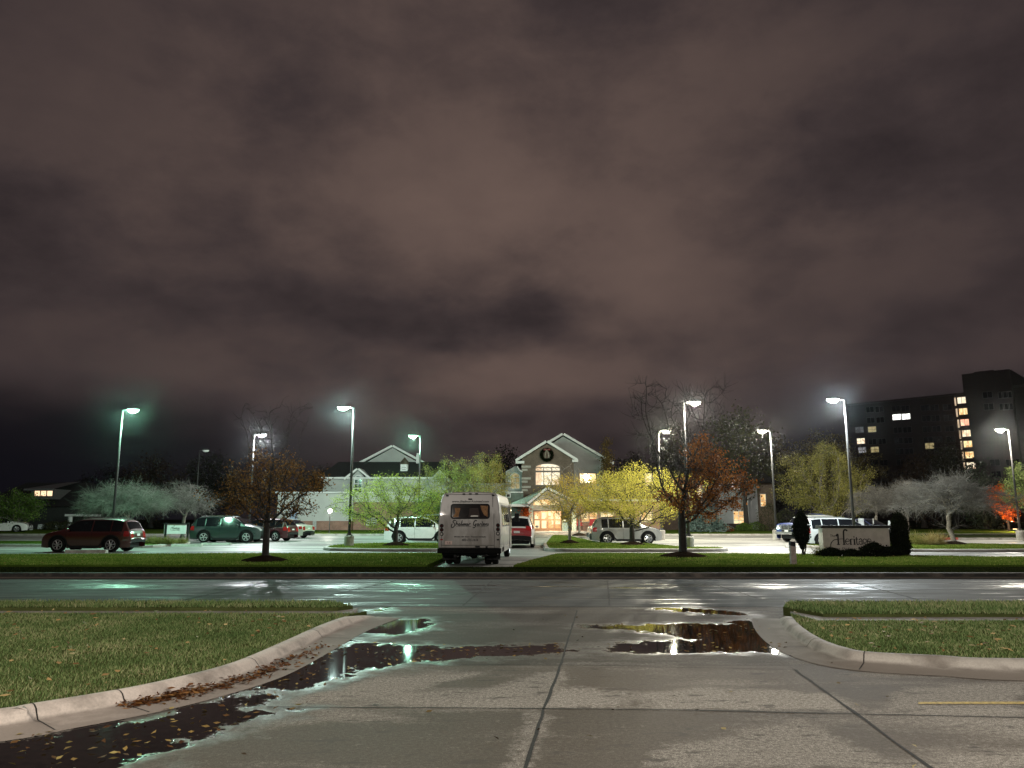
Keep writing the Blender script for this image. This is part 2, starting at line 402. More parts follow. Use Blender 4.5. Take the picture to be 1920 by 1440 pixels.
def mat_lot():
    m, nt, b = newmat('worn car park concrete')
    v = pos(nt); vs = pos(nt, (0.22, 1.0, 1))
    nF = noise(nt, v, 22, 3, 0.7); nS = noise(nt, vs, 0.55, 5, 0.62); nT = noise(nt, vs, 1.2, 4, 0.6)
    base = ramp(nt, nF, [(0.25, (0.23, 0.226, 0.212)), (0.8, (0.38, 0.37, 0.348))]).outputs[0]
    w = ramp(nt, nS, [(0.42, 0.0), (0.60, 1.0)]).outputs[0]
    nt.links.new(mixc(nt, mathn(nt, 'MULTIPLY', w, 0.8), base, (0.075, 0.075, 0.073)), b.inputs['Base Color'])
    nt.links.new(ramp(nt, nT, [(0.4, 0.75), (0.6, 0.45), (0.7, 0.22)]).outputs[0], b.inputs['Roughness'])
    bump(nt, b, nF, 0.25, 0.008)
    return m
def mat_kerb(name='kerb concrete', base=(0.64, 0.565, 0.505)):
    m, nt, b = newmat(name)
    v = pos(nt); nF = noise(nt, v, 55, 4, 0.75); nB = noise(nt, v, 2.2, 5, 0.6)
    c = ramp(nt, nF, [(0.2, tuple(k * 0.72 for k in base)), (0.5, base), (0.8, tuple(k * 1.18 for k in base))]).outputs[0]
    g = nt.nodes.new('ShaderNodeNewGeometry'); sz = nt.nodes.new('ShaderNodeSeparateXYZ'); nt.links.new(g.outputs['Position'], sz.inputs[0])
    gd = ramp(nt, mathn(nt, 'ADD', sz.outputs[2], mathn(nt, 'MULTIPLY', mathn(nt, 'SUBTRACT', nB, 0.5), 0.06)), [(0.018, 0.75), (0.05, 0.0)]).outputs[0]
    d = mathn(nt, 'MAXIMUM', ramp(nt, nB, [(0.46, 0.0), (0.70, 0.75)]).outputs[0], gd)
    nt.links.new(mixc(nt, d, c, (0.12, 0.10, 0.082)), b.inputs['Base Color'])
    b.inputs['Roughness'].default_value = 0.75; bump(nt, b, nF, 0.35, 0.006)
    return m
def mat_soil(name, c0, c1, c2=None, scale=1.3):
    m, nt, b = newmat(name)
    v = pos(nt); n1 = noise(nt, v, scale, 5, 0.65); n2 = noise(nt, v, 25, 4, 0.8)
    f = mathn(nt, 'ADD', mathn(nt, 'MULTIPLY', n1, 0.55), mathn(nt, 'MULTIPLY', n2, 0.45))
    st = [(0.3, c0), (0.62, c1)] + ([(0.72, c2)] if c2 else [])
    nt.links.new(ramp(nt, f, st).outputs[0], b.inputs['Base Color'])
    b.inputs['Roughness'].default_value = 0.9; b.inputs['Specular IOR Level'].default_value = 0.0
    bump(nt, b, n2, 0.9, 0.04); return m
M_DRIVE, M_STREET, M_LOT, M_KERB = mat_concrete_drive(), mat_street(), mat_lot(), mat_kerb()
M_KERB2 = mat_kerb('far kerb concrete', (0.34, 0.32, 0.29))
M_KERBD = mat_kerb('shade painted street kerb', (0.014, 0.013, 0.012))  # near-black base paints the shade along the street kerb
M_TURF = mat_soil('turf', (0.045, 0.055, 0.020), (0.10, 0.12, 0.042), (0.24, 0.20, 0.10))
M_TURF2 = mat_soil('far turf', (0.034, 0.060, 0.010), (0.085, 0.135, 0.020), (0.13, 0.155, 0.036), 0.8)
M_EARTH = mat_soil('dark ground', (0.010, 0.014, 0.007), (0.022, 0.028, 0.012))
M_MULCH = mat_soil('dark bark mulch', (0.010, 0.007, 0.005), (0.035, 0.024, 0.016), None, 5)
M_JOINT = pm('joint tar', (0.02, 0.018, 0.016), 0.9, vscale=20)
M_GRASS = leafmat('grass blades', [(0.07, 0.118, 0.042), (0.15, 0.228, 0.08), (0.26, 0.315, 0.13), (0.54, 0.48, 0.28)], 0.35, 0.9)
M_GRASS2 = leafmat('far grass blades', [(0.045, 0.078, 0.012), (0.10, 0.155, 0.022), (0.165, 0.215, 0.04), (0.27, 0.26, 0.08)], 0.4, 0.9)

# ------------------------------------------------------------------ terrain and paving
ys = [-60, -20, 0, 20, 40] + list(range(45, 100, 5)) + [110, 130, 160, 220, 320, 500, 900, 1600]
xs = [-1200, -500, -250, -120, -60, -30, 0, 30, 60, 120, 250, 500, 1200]
struct(MB().grid([[(x, y, gz(y) - 0.06) for x in xs] for y in ys]).build('ground', M_EARTH), 'dark night ground running out to the horizon')

# puddle outlines on the drive, read off the photo once and kept as ground coordinates
PUD = [[(668, 1190), (700, 1166), (740, 1160), (800, 1160), (818, 1168), (805, 1180), (760, 1189), (700, 1191)],
       [(560, 1240), (600, 1222), (660, 1205), (760, 1208), (860, 1212), (960, 1209), (1040, 1207), (1075, 1214), (1060, 1228), (980, 1233), (880, 1236), (800, 1243), (745, 1248), (690, 1257), (640, 1276), (600, 1291), (520, 1302), (455, 1312), (440, 1300), (500, 1270)],
       [(1080, 1171), (1170, 1172), (1250, 1168), (1350, 1168), (1410, 1158), (1432, 1170), (1465, 1200), (1480, 1221), (1440, 1226), (1300, 1224), (1200, 1228), (1120, 1220), (1150, 1206), (1200, 1201), (1280, 1198), (1230, 1188), (1150, 1182), (1090, 1178)],
       [(-160, 1420), (0, 1386), (190, 1357), (300, 1336), (400, 1312), (470, 1302), (540, 1302), (525, 1316), (470, 1326), (560, 1331), (470, 1358), (400, 1382), (300, 1412), (220, 1450), (160, 1520), (-160, 1520)],
       [(1200, 1140), (1290, 1139), (1400, 1147), (1408, 1156), (1290, 1150)],
       [(600, 1213), (640, 1198), (700, 1194), (690, 1200), (640, 1208)],
       [(700, 1143), (745, 1136), (735, 1143), (700, 1150)]]
PUD = [[G(*p) for p in q] for q in PUD]
DRYP = [[(1146, 1296), (1156, 1296), (1180, 1325), (1166, 1325)], [(1178, 1298), (1184, 1298), (1216, 1326), (1206, 1326)], [(700, 1270), (900, 1262), (760, 1300), (560, 1322), (520, 1318)], [(875, 1305), (920, 1290), (1010, 1262), (1060, 1258), (1040, 1325), (870, 1328)], [(1030, 1290), (1120, 1288), (1180, 1325), (1030, 1328)],
        [(1190, 1302), (1330, 1288), (1560, 1300), (1640, 1335), (1240, 1330)], [(1700, 1290), (1920, 1280), (1920, 1340), (1640, 1335)],
        [(1000, 1330), (1030, 1345), (985, 1440), (950, 1440)], [(1250, 1400), (1500, 1350), (1700, 1440), (1200, 1440)], [(1000, 1246), (1260, 1246), (1100, 1240)]]
DRYP = [[G(*p) for p in q] for q in DRYP]
gx = np.arange(-9.0, 16.01, 0.07); gy = np.concatenate([np.arange(-14.0, 4.0, 0.5), np.arange(4.0, 14.751, 0.07), [14.75]])
GX, GY = np.meshgrid(gx, gy); P2 = np.stack([GX.ravel(), GY.ravel()], 1)
sdv = np.full(len(P2), -9.0); dry = np.full(len(P2), -9.0)
for q in PUD: sdv = np.maximum(sdv, sdist(P2, q))
for q in DRYP: dry = np.maximum(dry, sdist(P2, q))
nx, ny = len(gx), len(gy)
def side_of(a, b): return (P2[:, 0] - a[0]) * (b[1] - a[1]) - (P2[:, 1] - a[1]) * (b[0] - a[0]) > 0
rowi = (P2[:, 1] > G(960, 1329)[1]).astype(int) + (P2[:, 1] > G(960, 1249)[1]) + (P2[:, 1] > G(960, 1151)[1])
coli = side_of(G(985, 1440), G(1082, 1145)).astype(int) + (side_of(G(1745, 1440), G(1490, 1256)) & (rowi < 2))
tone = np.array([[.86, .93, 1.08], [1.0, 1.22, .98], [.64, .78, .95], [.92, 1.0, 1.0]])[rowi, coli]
ii = (np.arange(ny - 1)[:, None] * nx + np.arange(nx - 1)[None]).ravel()
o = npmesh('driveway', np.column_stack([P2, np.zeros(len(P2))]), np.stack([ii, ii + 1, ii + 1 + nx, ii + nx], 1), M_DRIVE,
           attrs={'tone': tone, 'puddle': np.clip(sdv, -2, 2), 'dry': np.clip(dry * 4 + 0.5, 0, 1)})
struct(o, 'damp concrete drive with puddles in the foreground')
struct(MB().b2(-90, 90, 14.75, 21.75, -0.2, 0.003).build('street', M_STREET), 'wet grey street crossing the view')
# slab joints of the drive and street as thin tar lines
jm = MB()
def joint(p, w, z=0.004, seed=0):
    rr = random.Random(seed); pts = []
    for a, b in zip(p[:-1], p[1:]):
        L = math.dist(a, b); n = max(2, int(L / 0.25))
        for k in range(n): pts.append((a[0] + (b[0] - a[0]) * k / n, a[1] + (b[1] - a[1]) * k / n))
    pts.append(p[-1])
    n = len(pts); lo, hi = [], []
    for i, q in enumerate(pts):
        a, b = pts[max(0, i - 1)], pts[min(n - 1, i + 1)]; d = math.dist(a, b) or 1
        nx_, ny_ = -(b[1] - a[1]) / d, (b[0] - a[0]) / d; off = rr.uniform(-0.006, 0.006); ww = w * rr.uniform(0.6, 1.25) / 2
        lo.append((q[0] + nx_ * (off - ww), q[1] + ny_ * (off - ww), z)); hi.append((q[0] + nx_ * (off + ww), q[1] + ny_ * (off + ww), z))
    jm.grid([lo, hi])
joint([G(1082, 1145), G(1050, 1250), G(1020, 1330), G(985, 1440), (-0.6, -2)], 0.028, seed=1)
joint([G(1490, 1256), G(1600, 1335), G(1745, 1440), (2.9, -1)], 0.03, seed=2)
joint([G(500, 1326), G(870, 1328), G(1240, 1331), G(1640, 1340), G(1920, 1346), (9, 6.6)], 0.022, seed=3)
joint([G(800, 1247), G(1030, 1246), G(1200, 1250), G(1490, 1256)], 0.014, seed=4)
joint([G(720, 1160), G(900, 1150), G(1300, 1151), G(1440, 1150)], 0.012, seed=5)
joint([(-3.6, 14.75), (5.6, 14.75)], 0.03, 0.008, seed=6)
for a, b, w in (((612, 1118), (742, 1089), .05), ((868, 1136), (922, 1090), .05), ((1143, 1136), (1139, 1089), .04), ((1420, 1122), (1345, 1098), .04), ((1760, 1135), (1590, 1090), .05), ((300, 1135), (500, 1092), .04)):
    joint([G(*a), G(*b)], w, 0.008, seed=int(a[0]))
joint([(-60, 18.2), (60, 18.2)], 0.03, 0.008, seed=9)
struct(jm.build('pavement_joint', M_JOINT), 'tarred joints between the concrete slabs')
ym = MB().grid([[(*G(1722, 1317), .005), (*G(2100, 1316), .005)], [(*G(1722, 1321), .005), (*G(2100, 1321), .005)]])
struct(ym.build('road_marking', pm('worn yellow paint', (0.42, 0.30, 0.07), 0.7, vscale=30, var=0.5)), 'worn yellow painted line on the concrete')

# kerbs swept along ground paths
def sweep(path, prof, side, taper=None, closed=False):
    n = len(path); rows = []
    for i, p in enumerate(path):
        a, b = (path[i - 1], path[(i + 1) % n]) if closed else (path[max(0, i - 1)], path[min(n - 1, i + 1)])
        d = math.dist(a, b) or 1; nx_, ny_ = -(b[1] - a[1]) / d * side, (b[0] - a[0]) / d * side
        k = taper(i / (n - 1)) if taper else 1.0
        rows.append([(p[0] + nx_ * u, p[1] + ny_ * u, gz(p[1]) + h * (k if h > 0.03 else 1)) for u, h in prof])
    if closed: rows.append(rows[0])
    return rows
KPROF = [(-0.42, 0.004), (-0.40, 0.012), (-0.02, 0.022), (0.015, 0.062), (0.045, 0.10), (0.085, 0.120), (0.12, 0.125), (0.17, 0.122), (0.185, 0.11), (0.185, -0.05)]
LP = [(-14, 1.0), (-9.5, 2.8), (-6.9, 4.25), (-5.35, 5.45)] + [G(*p, 0.02) for p in ((0, 1362), (69, 1350), (150, 1336), (233, 1321), (300, 1307), (365, 1291), (430, 1273), (485, 1253), (560, 1217), (620, 1187), (665, 1169), (706, 1156))]
RP = [G(*p, 0.02) for p in ((1460, 1160), (1466, 1172), (1482, 1190), (1515, 1213), (1560, 1231), (1620, 1243), (1760, 1251), (1920, 1258))] + [(9, 8.65), (16, 8.6)]
LPs, RPs = smoothpath(LP), smoothpath(RP)
# inward normal: left kerb path runs left->far, lawn lies on its left side
lk = MB().grid(sweep(LPs, KPROF, 1, lambda t: 1 if t < 0.93 else 1 - 0.75 * (t - 0.93) / 0.07)).build('kerb', M_KERB, smooth=True)
struct(lk, 'pale concrete kerb curving along the left lawn')
rk = MB().grid(sweep(RPs, KPROF, 1, lambda t: 1 if t > 0.08 else 0.3 + 0.7 * t / 0.08)).build('kerb', mat_kerb('grey kerb concrete', (0.40, 0.37, 0.33)), smooth=True)
struct(rk, 'rounded concrete kerb around the lawn on the street corner')
cj = MB()
for path, ts in ((LPs, (5 * 6, 7 * 6, 11 * 6, 13 * 6 - 2)), (RPs, (18, 30, 44))):
    for t in ts:
        i = t; a, b = Vector(path[i]), Vector(path[i + 1]); d = (b - a).normalized() * 0.006
        cj.grid(sweep([tuple(a - d), tuple(a + d)], [(u * 1.0, h + 0.003) for u, h in KPROF[1:9]], 1))
struct(cj.build('kerb_joint', M_JOINT), 'dark cracks across the kerbs')

def lawn(poly, z, mat, label, zlow=-0.05):
    m = MB(); n = len(poly)
    m.add([(x, y, z + gz(y)) for x, y in poly] + [(x, y, zlow) for x, y in poly], [(i, (i + 1) % n, (i + 1) % n + n, i + n) for i in range(n)])
    m.poly([(x, y, z + gz(y)) for x, y in poly])
    return struct(m.build('lawn', mat), label)
def back(path, side=1, off=0.175):
    out = []
    for i, p in enumerate(path):
        a, b = path[max(0, i - 1)], path[min(len(path) - 1, i + 1)]; d = math.dist(a, b) or 1
        out.append((p[0] - (b[1] - a[1]) / d * side * off, p[1] + (b[0] - a[0]) / d * side * off))
    return out
lb, rb = back(LPs), back(RPs)
PL_L = lb + [(lb[-1][0] - .1, 12.85), (-30, 12.95), (-30, 1.0)]
PL_R = [(rb[0][0] + .1, 11.95)] + rb + [(30, 8.8), (30, 11.9)]
lawn(PL_L, 0.108, M_TURF, 'mown lawn behind the long pale kerb')
lawn(PL_R, 0.108, M_TURF, 'mown lawn inside the rounded corner kerb')
SL = [(-30, 13.5), (-2.95, 13.45), (-2.75, 13.75), (-3.3, 14.45), (-30, 14.5)]
SR = [(30, 12.5), (4.9, 12.55), (4.6, 13.5), (5.0, 14.4), (30, 14.5)]
lawn(SL, 0.13, M_TURF, 'narrow grass verge between walk and street on the long kerb side')
lawn(SR, 0.13, M_TURF, 'narrow grass verge between walk and street on the corner side')
M_WALK = mat_kerb('sidewalk concrete', (0.33, 0.31, 0.28))
struct(MB().b2(-30, -2.7, 12.6, 13.9, -0.05, 0.075).build('path', M_WALK), 'sunken walk edged by overgrown grass beside the long kerb')
struct(MB().b2(4.65, 30, 11.7, 13.3, -0.05, 0.085).build('path', M_WALK), 'sunken walk edged by overgrown grass beyond the corner lawn')
for x0, x1, zt in ((-90, -3.7, .13), (5.3, 90, .13)):
    struct(MB().b2(x0, x1, 14.5, 14.75, -0.1, zt).build('kerb', M_KERBD), 'near street kerb seen from behind')
# far side of the street
struct(MB().grid([[(x, 21.75, 0.0), (x, 21.80, 0.14), (x, 21.95, 0.15), (x, 21.96, -.05)] for x in np.linspace(-90, 90, 40)]).build('kerb', M_KERBD), 'kerb with shade painted into its colour on the far side of the street')
FS = [(-90, 21.95), (90, 21.95), (90, 24.5), (-90, 24.5)]
FLp = [(-90, 25.4), (-2.75, 25.4), (-2.62, 30), (-2.75, 33.6), (-3.3, 34.6), (-12, 34.3), (-24, 33.0), (-90, 32.4)]
FRp = [(0.05, 25.4), (90, 25.4), (90, 30.2), (26, 30.4), (19, 31.2), (14, 33.2), (9, 34.4), (2.6, 34.6), (1.9, 33.8), (1.0, 30)]
# the verge falls a little towards the gutter
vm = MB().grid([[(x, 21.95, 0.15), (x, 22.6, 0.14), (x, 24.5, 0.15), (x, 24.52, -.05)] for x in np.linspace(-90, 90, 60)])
struct(vm.build('lawn', mat_soil('shade painted verge', (0.008, 0.011, 0.004), (0.02, 0.026, 0.009))), 'grass verge strip along the far kerb of the street')  # verge colours darkened to stand in for its unlit street side
lawn(FLp, 0.15, M_TURF2, 'far lawn under the brown leaved tree')
lawn(FRp, 0.15, M_TURF2, 'far lawn with the monument sign')
struct(MB().b2(-90, 90, 24.5, 25.4, -.05, 0.07).build('path', M_WALK), 'far walk sunk between strips of grass')
# car park and the drive pad the bus stands on
lot = MB().grid([[(x, y, gz(y) + 0.0) for x in np.linspace(-95, 95, 30)] for y in [25.4, 30, 36, 40, 44, 48, 52, 56, 60, 64, 66]])
struct(lot.build('parking_lot', M_LOT), 'lamplit concrete car park')
struct(MB().grid([[(x, y, gz(y) + 0.004) for x in (-7.5, 8.5)] for y in (66, 70, 74, 79)]).build('road', M_LOT), 'short drive leading up to the lit entrance')
def island(path, label, mat=None, kp=None):
    p = smoothpath(path + [path[0]], 5)[:-1]
    kp = kp or [(-0.02, 0.0), (0.0, 0.12), (0.03, 0.15), (0.22, 0.155), (0.24, 0.10)]
    area = sum(p[i][0] * p[(i + 1) % len(p)][1] - p[(i + 1) % len(p)][0] * p[i][1] for i in range(len(p)))
    sd = 1 if area > 0 else -1
    struct(MB().grid(sweep(p, kp, sd, closed=True)).build('kerb', M_KERB2, smooth=False), 'kerb of ' + label)
    inner = [(p[i][0] - (p[(i + 1) % len(p)][1] - p[i - 1][1]) / (math.dist(p[i - 1], p[(i + 1) % len(p)]) or 1) * sd * .22,
              p[i][1] + (p[(i + 1) % len(p)][0] - p[i - 1][0]) / (math.dist(p[i - 1], p[(i + 1) % len(p)]) or 1) * sd * .22) for i in range(len(p))]
    lawn(inner, 0.145, mat or M_TURF2, 'planted ' + label)
    return inner
IS1 = island([(-9.4, 40.6), (-6.5, 39.6), (-3.6, 39.6), (-3.0, 41), (-3.2, 46.5), (-4.5, 48.6), (-8, 48.8), (-10.2, 46.5), (-10.2, 42.5)], 'grass island beside the bus')
IS2 = island([(1.7, 40.3), (3.2, 39.4), (9.5, 39.4), (11.0, 40.2), (11.1, 42), (9.5, 43.2), (8.2, 48.2), (5.9, 49.2), (5.2, 56), (4.6, 62), (3.2, 63), (2.5, 56), (1.9, 48)], 'grass island along the entrance drive')
IS3 = island([(17.5, 39.8), (22, 38.8), (27, 39.6), (31.5, 43.0), (30, 46.4), (25.5, 48.8), (19, 49.4), (16.8, 46)], 'grass island around the pale bare tree')
IS4 = island([(-27, 46.2), (-21, 44.6), (-20.6, 47.6), (-21.4, 51), (-30, 52), (-42, 52), (-42, 48.5)], 'planting bed around the small white sign')
# lawns by the building
lawn([(-95, 66.2), (-7.6, 66.2), (-7.6, 79), (-95, 90)], 0.1, M_TURF2, 'lawn in front of the white wing')
lawn([(8.6, 66.2), (95, 66.2), (95, 90), (8.6, 79)], 0.1, M_TURF2, 'lawn and shrub beds in front of the cottage wing')
for x0, x1 in ((-95, -7.6), (8.6, 95)):
    struct(MB().b2(x0, x1, 65.9, 66.2, 0.0, gz(66) + .14).build('kerb', M_KERB2), 'pale kerb at the back of the car park %s' % ('by the white wing' if x0 < -8 else 'by the cottage wing'))
struct(MB().b2(28.3, 32.6, 57.2, 57.5, 0.0, gz(57) + .16).build('kerb', pm('red kerb paint', (0.38, 0.07, 0.05), 0.6)), 'red painted kerb behind the ornamental grasses')
struct(MB().b2(32.6, 95, 57.2, 57.5, 0.0, gz(57) + .15).build('kerb', M_KERB2), 'pale kerb running on from the red kerb')
lawn([(28.3, 57.5), (95, 57.5), (95, 66.2), (28.3, 66.2)], 0.12, M_EARTH, 'dark planted ground behind the red kerb')

# grass blades
def blades(name, polys, dens, z, hgt, wid, mat, label, seed, wedge=1.15):
    rg = np.random.default_rng(seed); Vs = []
    for poly in polys:
        p = np.array(poly); x0, y0 = p.min(0); x1, y1 = p.max(0); x0 = max(x0, -wedge * y1 - 2); x1 = min(x1, wedge * y1 + 2); y0 = max(y0, 3.5)
        n = int(dens * (x1 - x0) * (y1 - y0)); q = np.column_stack([rg.uniform(x0, x1, n), rg.uniform(y0, y1, n)])
        q = q[inpoly(q, poly)]; q = q[np.abs(q[:, 0]) < wedge * q[:, 1] + 1.5]; Vs.append(q)
    q = np.concatenate(Vs); n = len(q); th = rg.uniform(0, 2 * PI, n); h = hgt * rg.uniform(0.55, 1.25, n)
    w = wid * rg.uniform(0.7, 1.3, n); ln = h * rg.uniform(0.15, 0.9, n); la = rg.uniform(0, 2 * PI, n)
    zz = z + np.array([gz(v) for v in q[:, 1]]) - 0.004
    a = np.column_stack([q[:, 0] - np.cos(th) * w, q[:, 1] - np.sin(th) * w, zz]); b = np.column_stack([q[:, 0] + np.cos(th) * w, q[:, 1] + np.sin(th) * w, zz])
    c = np.column_stack([q[:, 0] + np.cos(la) * ln, q[:, 1] + np.sin(la) * ln, zz + h])
    V = np.stack([a, b, c], 1).reshape(-1, 3); v = np.repeat(rg.uniform(0, 1, n), 3)
    return stuff(npmesh(name, V, np.arange(3 * n).reshape(-1, 3), mat, attrs={'v': v}), label, 'grass')
blades('grass', [PL_L], 2000, .108, .036, .005, M_GRASS, 'short mown grass on the lawn behind the long pale kerb', 1)
blades('grass', [PL_R], 1700, .108, .036, .006, M_GRASS, 'short mown grass on the corner lawn', 2)
blades('grass', [SL, SR], 900, .13, .06, .007, M_GRASS, 'unmown verge grass along the near side of the street', 3)
blades('grass', [FS], 60, .14, .05, .012, leafmat('shade painted verge grass', [(.008, .012, .004), (.018, .026, .008), (.03, .04, .012), (.05, .05, .02)], .1, .95), 'grass coloured dark for shade along the far kerb of the street', 14)  # blades darkened to go with the painted shade of the verge
blades('grass', [FLp, FRp], 230, .15, .045, .012, M_GRASS2, 'mown grass on the lawns beyond the street', 4, .95)
blades('grass', [IS1, IS2, IS3], 110, .15, .05, .016, M_GRASS2, 'grass on the car park islands', 5)
# ------------------------------------------------------------------ car park lamps
M_POLE = pm('bronze lamp pole paint', (0.022, 0.022, 0.021), 0.6, 0.0, vscale=3)
M_HEAD = pm('lamp housing paint', (0.07, 0.07, 0.065), 0.5)
M_BASE = mat_kerb('lamp base concrete', (0.36, 0.34, 0.30))
LAMP_H = 8.0
def make_lamp(label, X, Y, side, col, watt, glow, rz=0.0, H=LAMP_H, base_h=0.7, group='car park lamps', box=False):
    z = gz(Y)
    t = thing('street_lamp', label, 'street lamp', (X, Y, z), rz, group)
    MB().lathe([(0.0, 0), (0.27, 0), (0.27, base_h - .03), (0.24, base_h), (0, base_h)], 16).build('base', M_BASE, t, bevel=0)
    MB().box(0, 0, base_h + .03, .34, .34, .06).box(0, 0, base_h + .10, .2, .2, .1).build('base_plate', M_HEAD, t)
    MB().tube([(0, 0, base_h), (0, 0, H * .6), (0, 0, H)], [.078, .066, .052], 10).build('pole', M_POLE, t, smooth=True)
    MB().tube([(0, 0, H - .06), (side * .16, 0, H - .02), (side * .30, 0, H)], .032, 8).build('arm', M_HEAD, t, smooth=True)
    cx = side * 0.62
    hd = MB().ell((cx, 0, H), (0.37, 0.25, 0.13), 16, 6, 0, PI / 2).lathe([(0.001, 0.0), (0.24, 0.0)], 16, (cx, 0, H - .002)).build('lamp_head', M_HEAD, t, smooth=True)
    lens = emit('lamp lens ' + label[:9], col, glow)
    MB().ell((cx, 0, H - .004), (0.34, 0.22, 0.19), 18, 7, -PI / 2, 0).build('lens', lens, hd, smooth=True)
    if box: MB().box(side * .17, -.02, H - 1.9, .24, .2, .62).box(side * .17, -.02, H - 1.5, .18, .16, .16).build('junction_box', pm('grey enamel box', (.33, .33, .32), .5), t)
    if watt:
        ld = bpy.data.lights.new('lamp_light', 'POINT'); ld.energy = watt; ld.color = col; ld.shadow_soft_size = 0.14
        lo = bpy.data.objects.new('lamp_light', ld); COL.objects.link(lo); lo.parent = t; lo.location = (cx, 0, H - 0.34)
    return t
GREEN, TEAL, WHITE, WARM, COOL, YEL = (.42, 1, .68), (.70, 1, .90), (.95, .98, 1), (1, .94, .80), (.86, .97, 1), (1, .96, .72)
LW = 4700
def lx(px, py, Y): return A(px, py, Y)[0]
make_lamp('green glowing lamp post behind the red SUV', lx(214, 950, 45), 45, 1, GREEN, LW * .62, 9)
make_lamp('bright white lamp post seen through the brown leaved tree', lx(470, 930, 60), 60, 1, WHITE, LW, 9)
make_lamp('teal white lamp post on a round concrete base beside the bus island', lx(655, 1000, 44), 44, -1, TEAL, LW * .8, 9)
make_lamp('green lamp post with a grey box below its head, by the white wing', lx(786, 930, 61), 61, -1, GREEN, LW * .7, 9, box=True)
make_lamp('tall warm white lamp post rising behind the dark trunk of the bare topped tree', lx(1291, 1000, 42), 42, 1, WARM, LW * 1.0, 9)
make_lamp('yellowish white lamp post just past the yellow tree', lx(1239, 960, 57), 57, 1, YEL, LW * 1.0, 9)
make_lamp('white lamp post standing before the dark cottage trees and beside the blue pickup', lx(1455, 990, 57), 57, -1, WARM, LW * .9, 9)
make_lamp('cool white lamp post right behind the monument sign', lx(1601, 985, 41), 41, -1, COOL, LW * 1.0, 9)
make_lamp('warm white lamp post in front of the pine and the red tree', lx(1911, 985, 56), 56, -1, WARM, LW * .9, 9)
make_lamp('unlit lamp post standing dark behind the pale crabapples', lx(369, 920, 77), 77, 1, (.05, .05, .05), 0, 0.0)
# lamps of the same kind added unseen behind the viewpoint: they light the foreground
make_lamp('warm lamp post behind the viewpoint on the long kerb side', -9.6, -1.2, 1, (1, .90, .78), BACK_W * 1.0 if 'BACK_W' in globals() else 1600, 12, group='added lamps behind the viewpoint')
make_lamp('warm lamp post behind the viewpoint on the corner side', 8.0, -3.0, -1, (1, .93, .82), BACK_W * 1.1 if 'BACK_W' in globals() else 2600, 12, group='added lamps behind the viewpoint')
# globe lamp on the lawn
gx_, gy_ = lx(618, 980, 70), 70
t = thing('globe_lamp', 'small globe lamp on a thin post in front of the white siding wall', 'garden lamp', (gx_, gy_, gz(gy_) + .1))
MB().tube([(0, 0, 0), (0, 0, 1.75)], .04, 8).lathe([(0, 0), (.12, 0), (.12, .05), (0, .08)], 12).build('post', M_POLE, t)
MB().ell((0, 0, 1.92), (.19, .19, .19), 14, 8).build('globe', emit('globe lamp glass', (1, .95, .85), 14), t, smooth=True)
ld = bpy.data.lights.new('globe_light', 'POINT'); ld.energy = 160; ld.color = (1, .93, .82); ld.shadow_soft_size = .2
lo = bpy.data.objects.new('globe_light', ld); COL.objects.link(lo); lo.parent = t; lo.location = (0, -.35, 1.92)

# ------------------------------------------------------------------ cars
M_GLASS = pm('dark car glass', (0.006, 0.007, 0.009), 0.06, vscale=2, spec=0.3)
M_TYRE = pm('tyre rubber', (0.008, 0.008, 0.008), 0.9, vscale=20, spec=.2)
M_RIM = pm('alloy rim', (0.55, 0.56, 0.57), 0.3, 0.7, vscale=9)
M_PLAST = pm('black bumper plastic', (0.010, 0.010, 0.011), 0.7, vscale=12, spec=.25)
M_TAIL = pm('red tail light plastic', (0.30, 0.012, 0.012), 0.15, vscale=15, coat=.6)
M_HLAMP = pm('clear headlight glass', (0.62, 0.64, 0.65), 0.12, 0.4, vscale=30, coat=.6)
M_PLATE = pm('number plate', (0.62, 0.62, 0.60), 0.5, vscale=40)
M_CHROME = pm('chrome trim', (0.6, 0.6, 0.6), 0.15, 0.9, vscale=9)
def paint(name, col): return pm('car paint ' + name, col, 0.32, 0.15, 0.06, 3, coat=0.8)
WHEELS = {}
def wheel_mesh(r, spokes=5):
    k = (round(r, 2), spokes)
    if k in WHEELS: return WHEELS[k]
    ty = MB().lathe([(r * .62, -.11), (r * .9, -.115), (r, -.09), (r, .09), (r * .9, .115), (r * .62, .11), (r * .62, -.11)], 28, axis='y').mesh('tyre', True)
    m = MB().lathe([(r * .66, -.10), (r * .66, -.118), (r * .60, -.122), (r * .575, -.09)], 28, axis='y')
    for i in range(spokes):
        a = 2 * PI * i / spokes + .3
        for da in ((-.13, .13) if spokes <= 6 else (0,)):
            c0, c1 = Vector((math.cos(a) * r * .1, -.105, math.sin(a) * r * .1)), Vector((math.cos(a + da) * r * .62, -.112, math.sin(a + da) * r * .62))
            m.tube([c0, c1], [r * .075, r * .055], 5)
    m.lathe([(0.001, -.128), (r * .13, -.125), (r * .15, -.1)], 12, axis='y')
    rim = m.mesh('rim', False)
    dk = MB().lathe([(0.001, -.03), (r * .63, -.03), (r * .63, .05)], 20, axis='y').mesh('brake_disc')
    ty.materials.append(M_TYRE); rim.materials.append(M_RIM); dk.materials.append(M_PLAST)
    WHEELS[k] = (ty, rim, dk); return WHEELS[k]

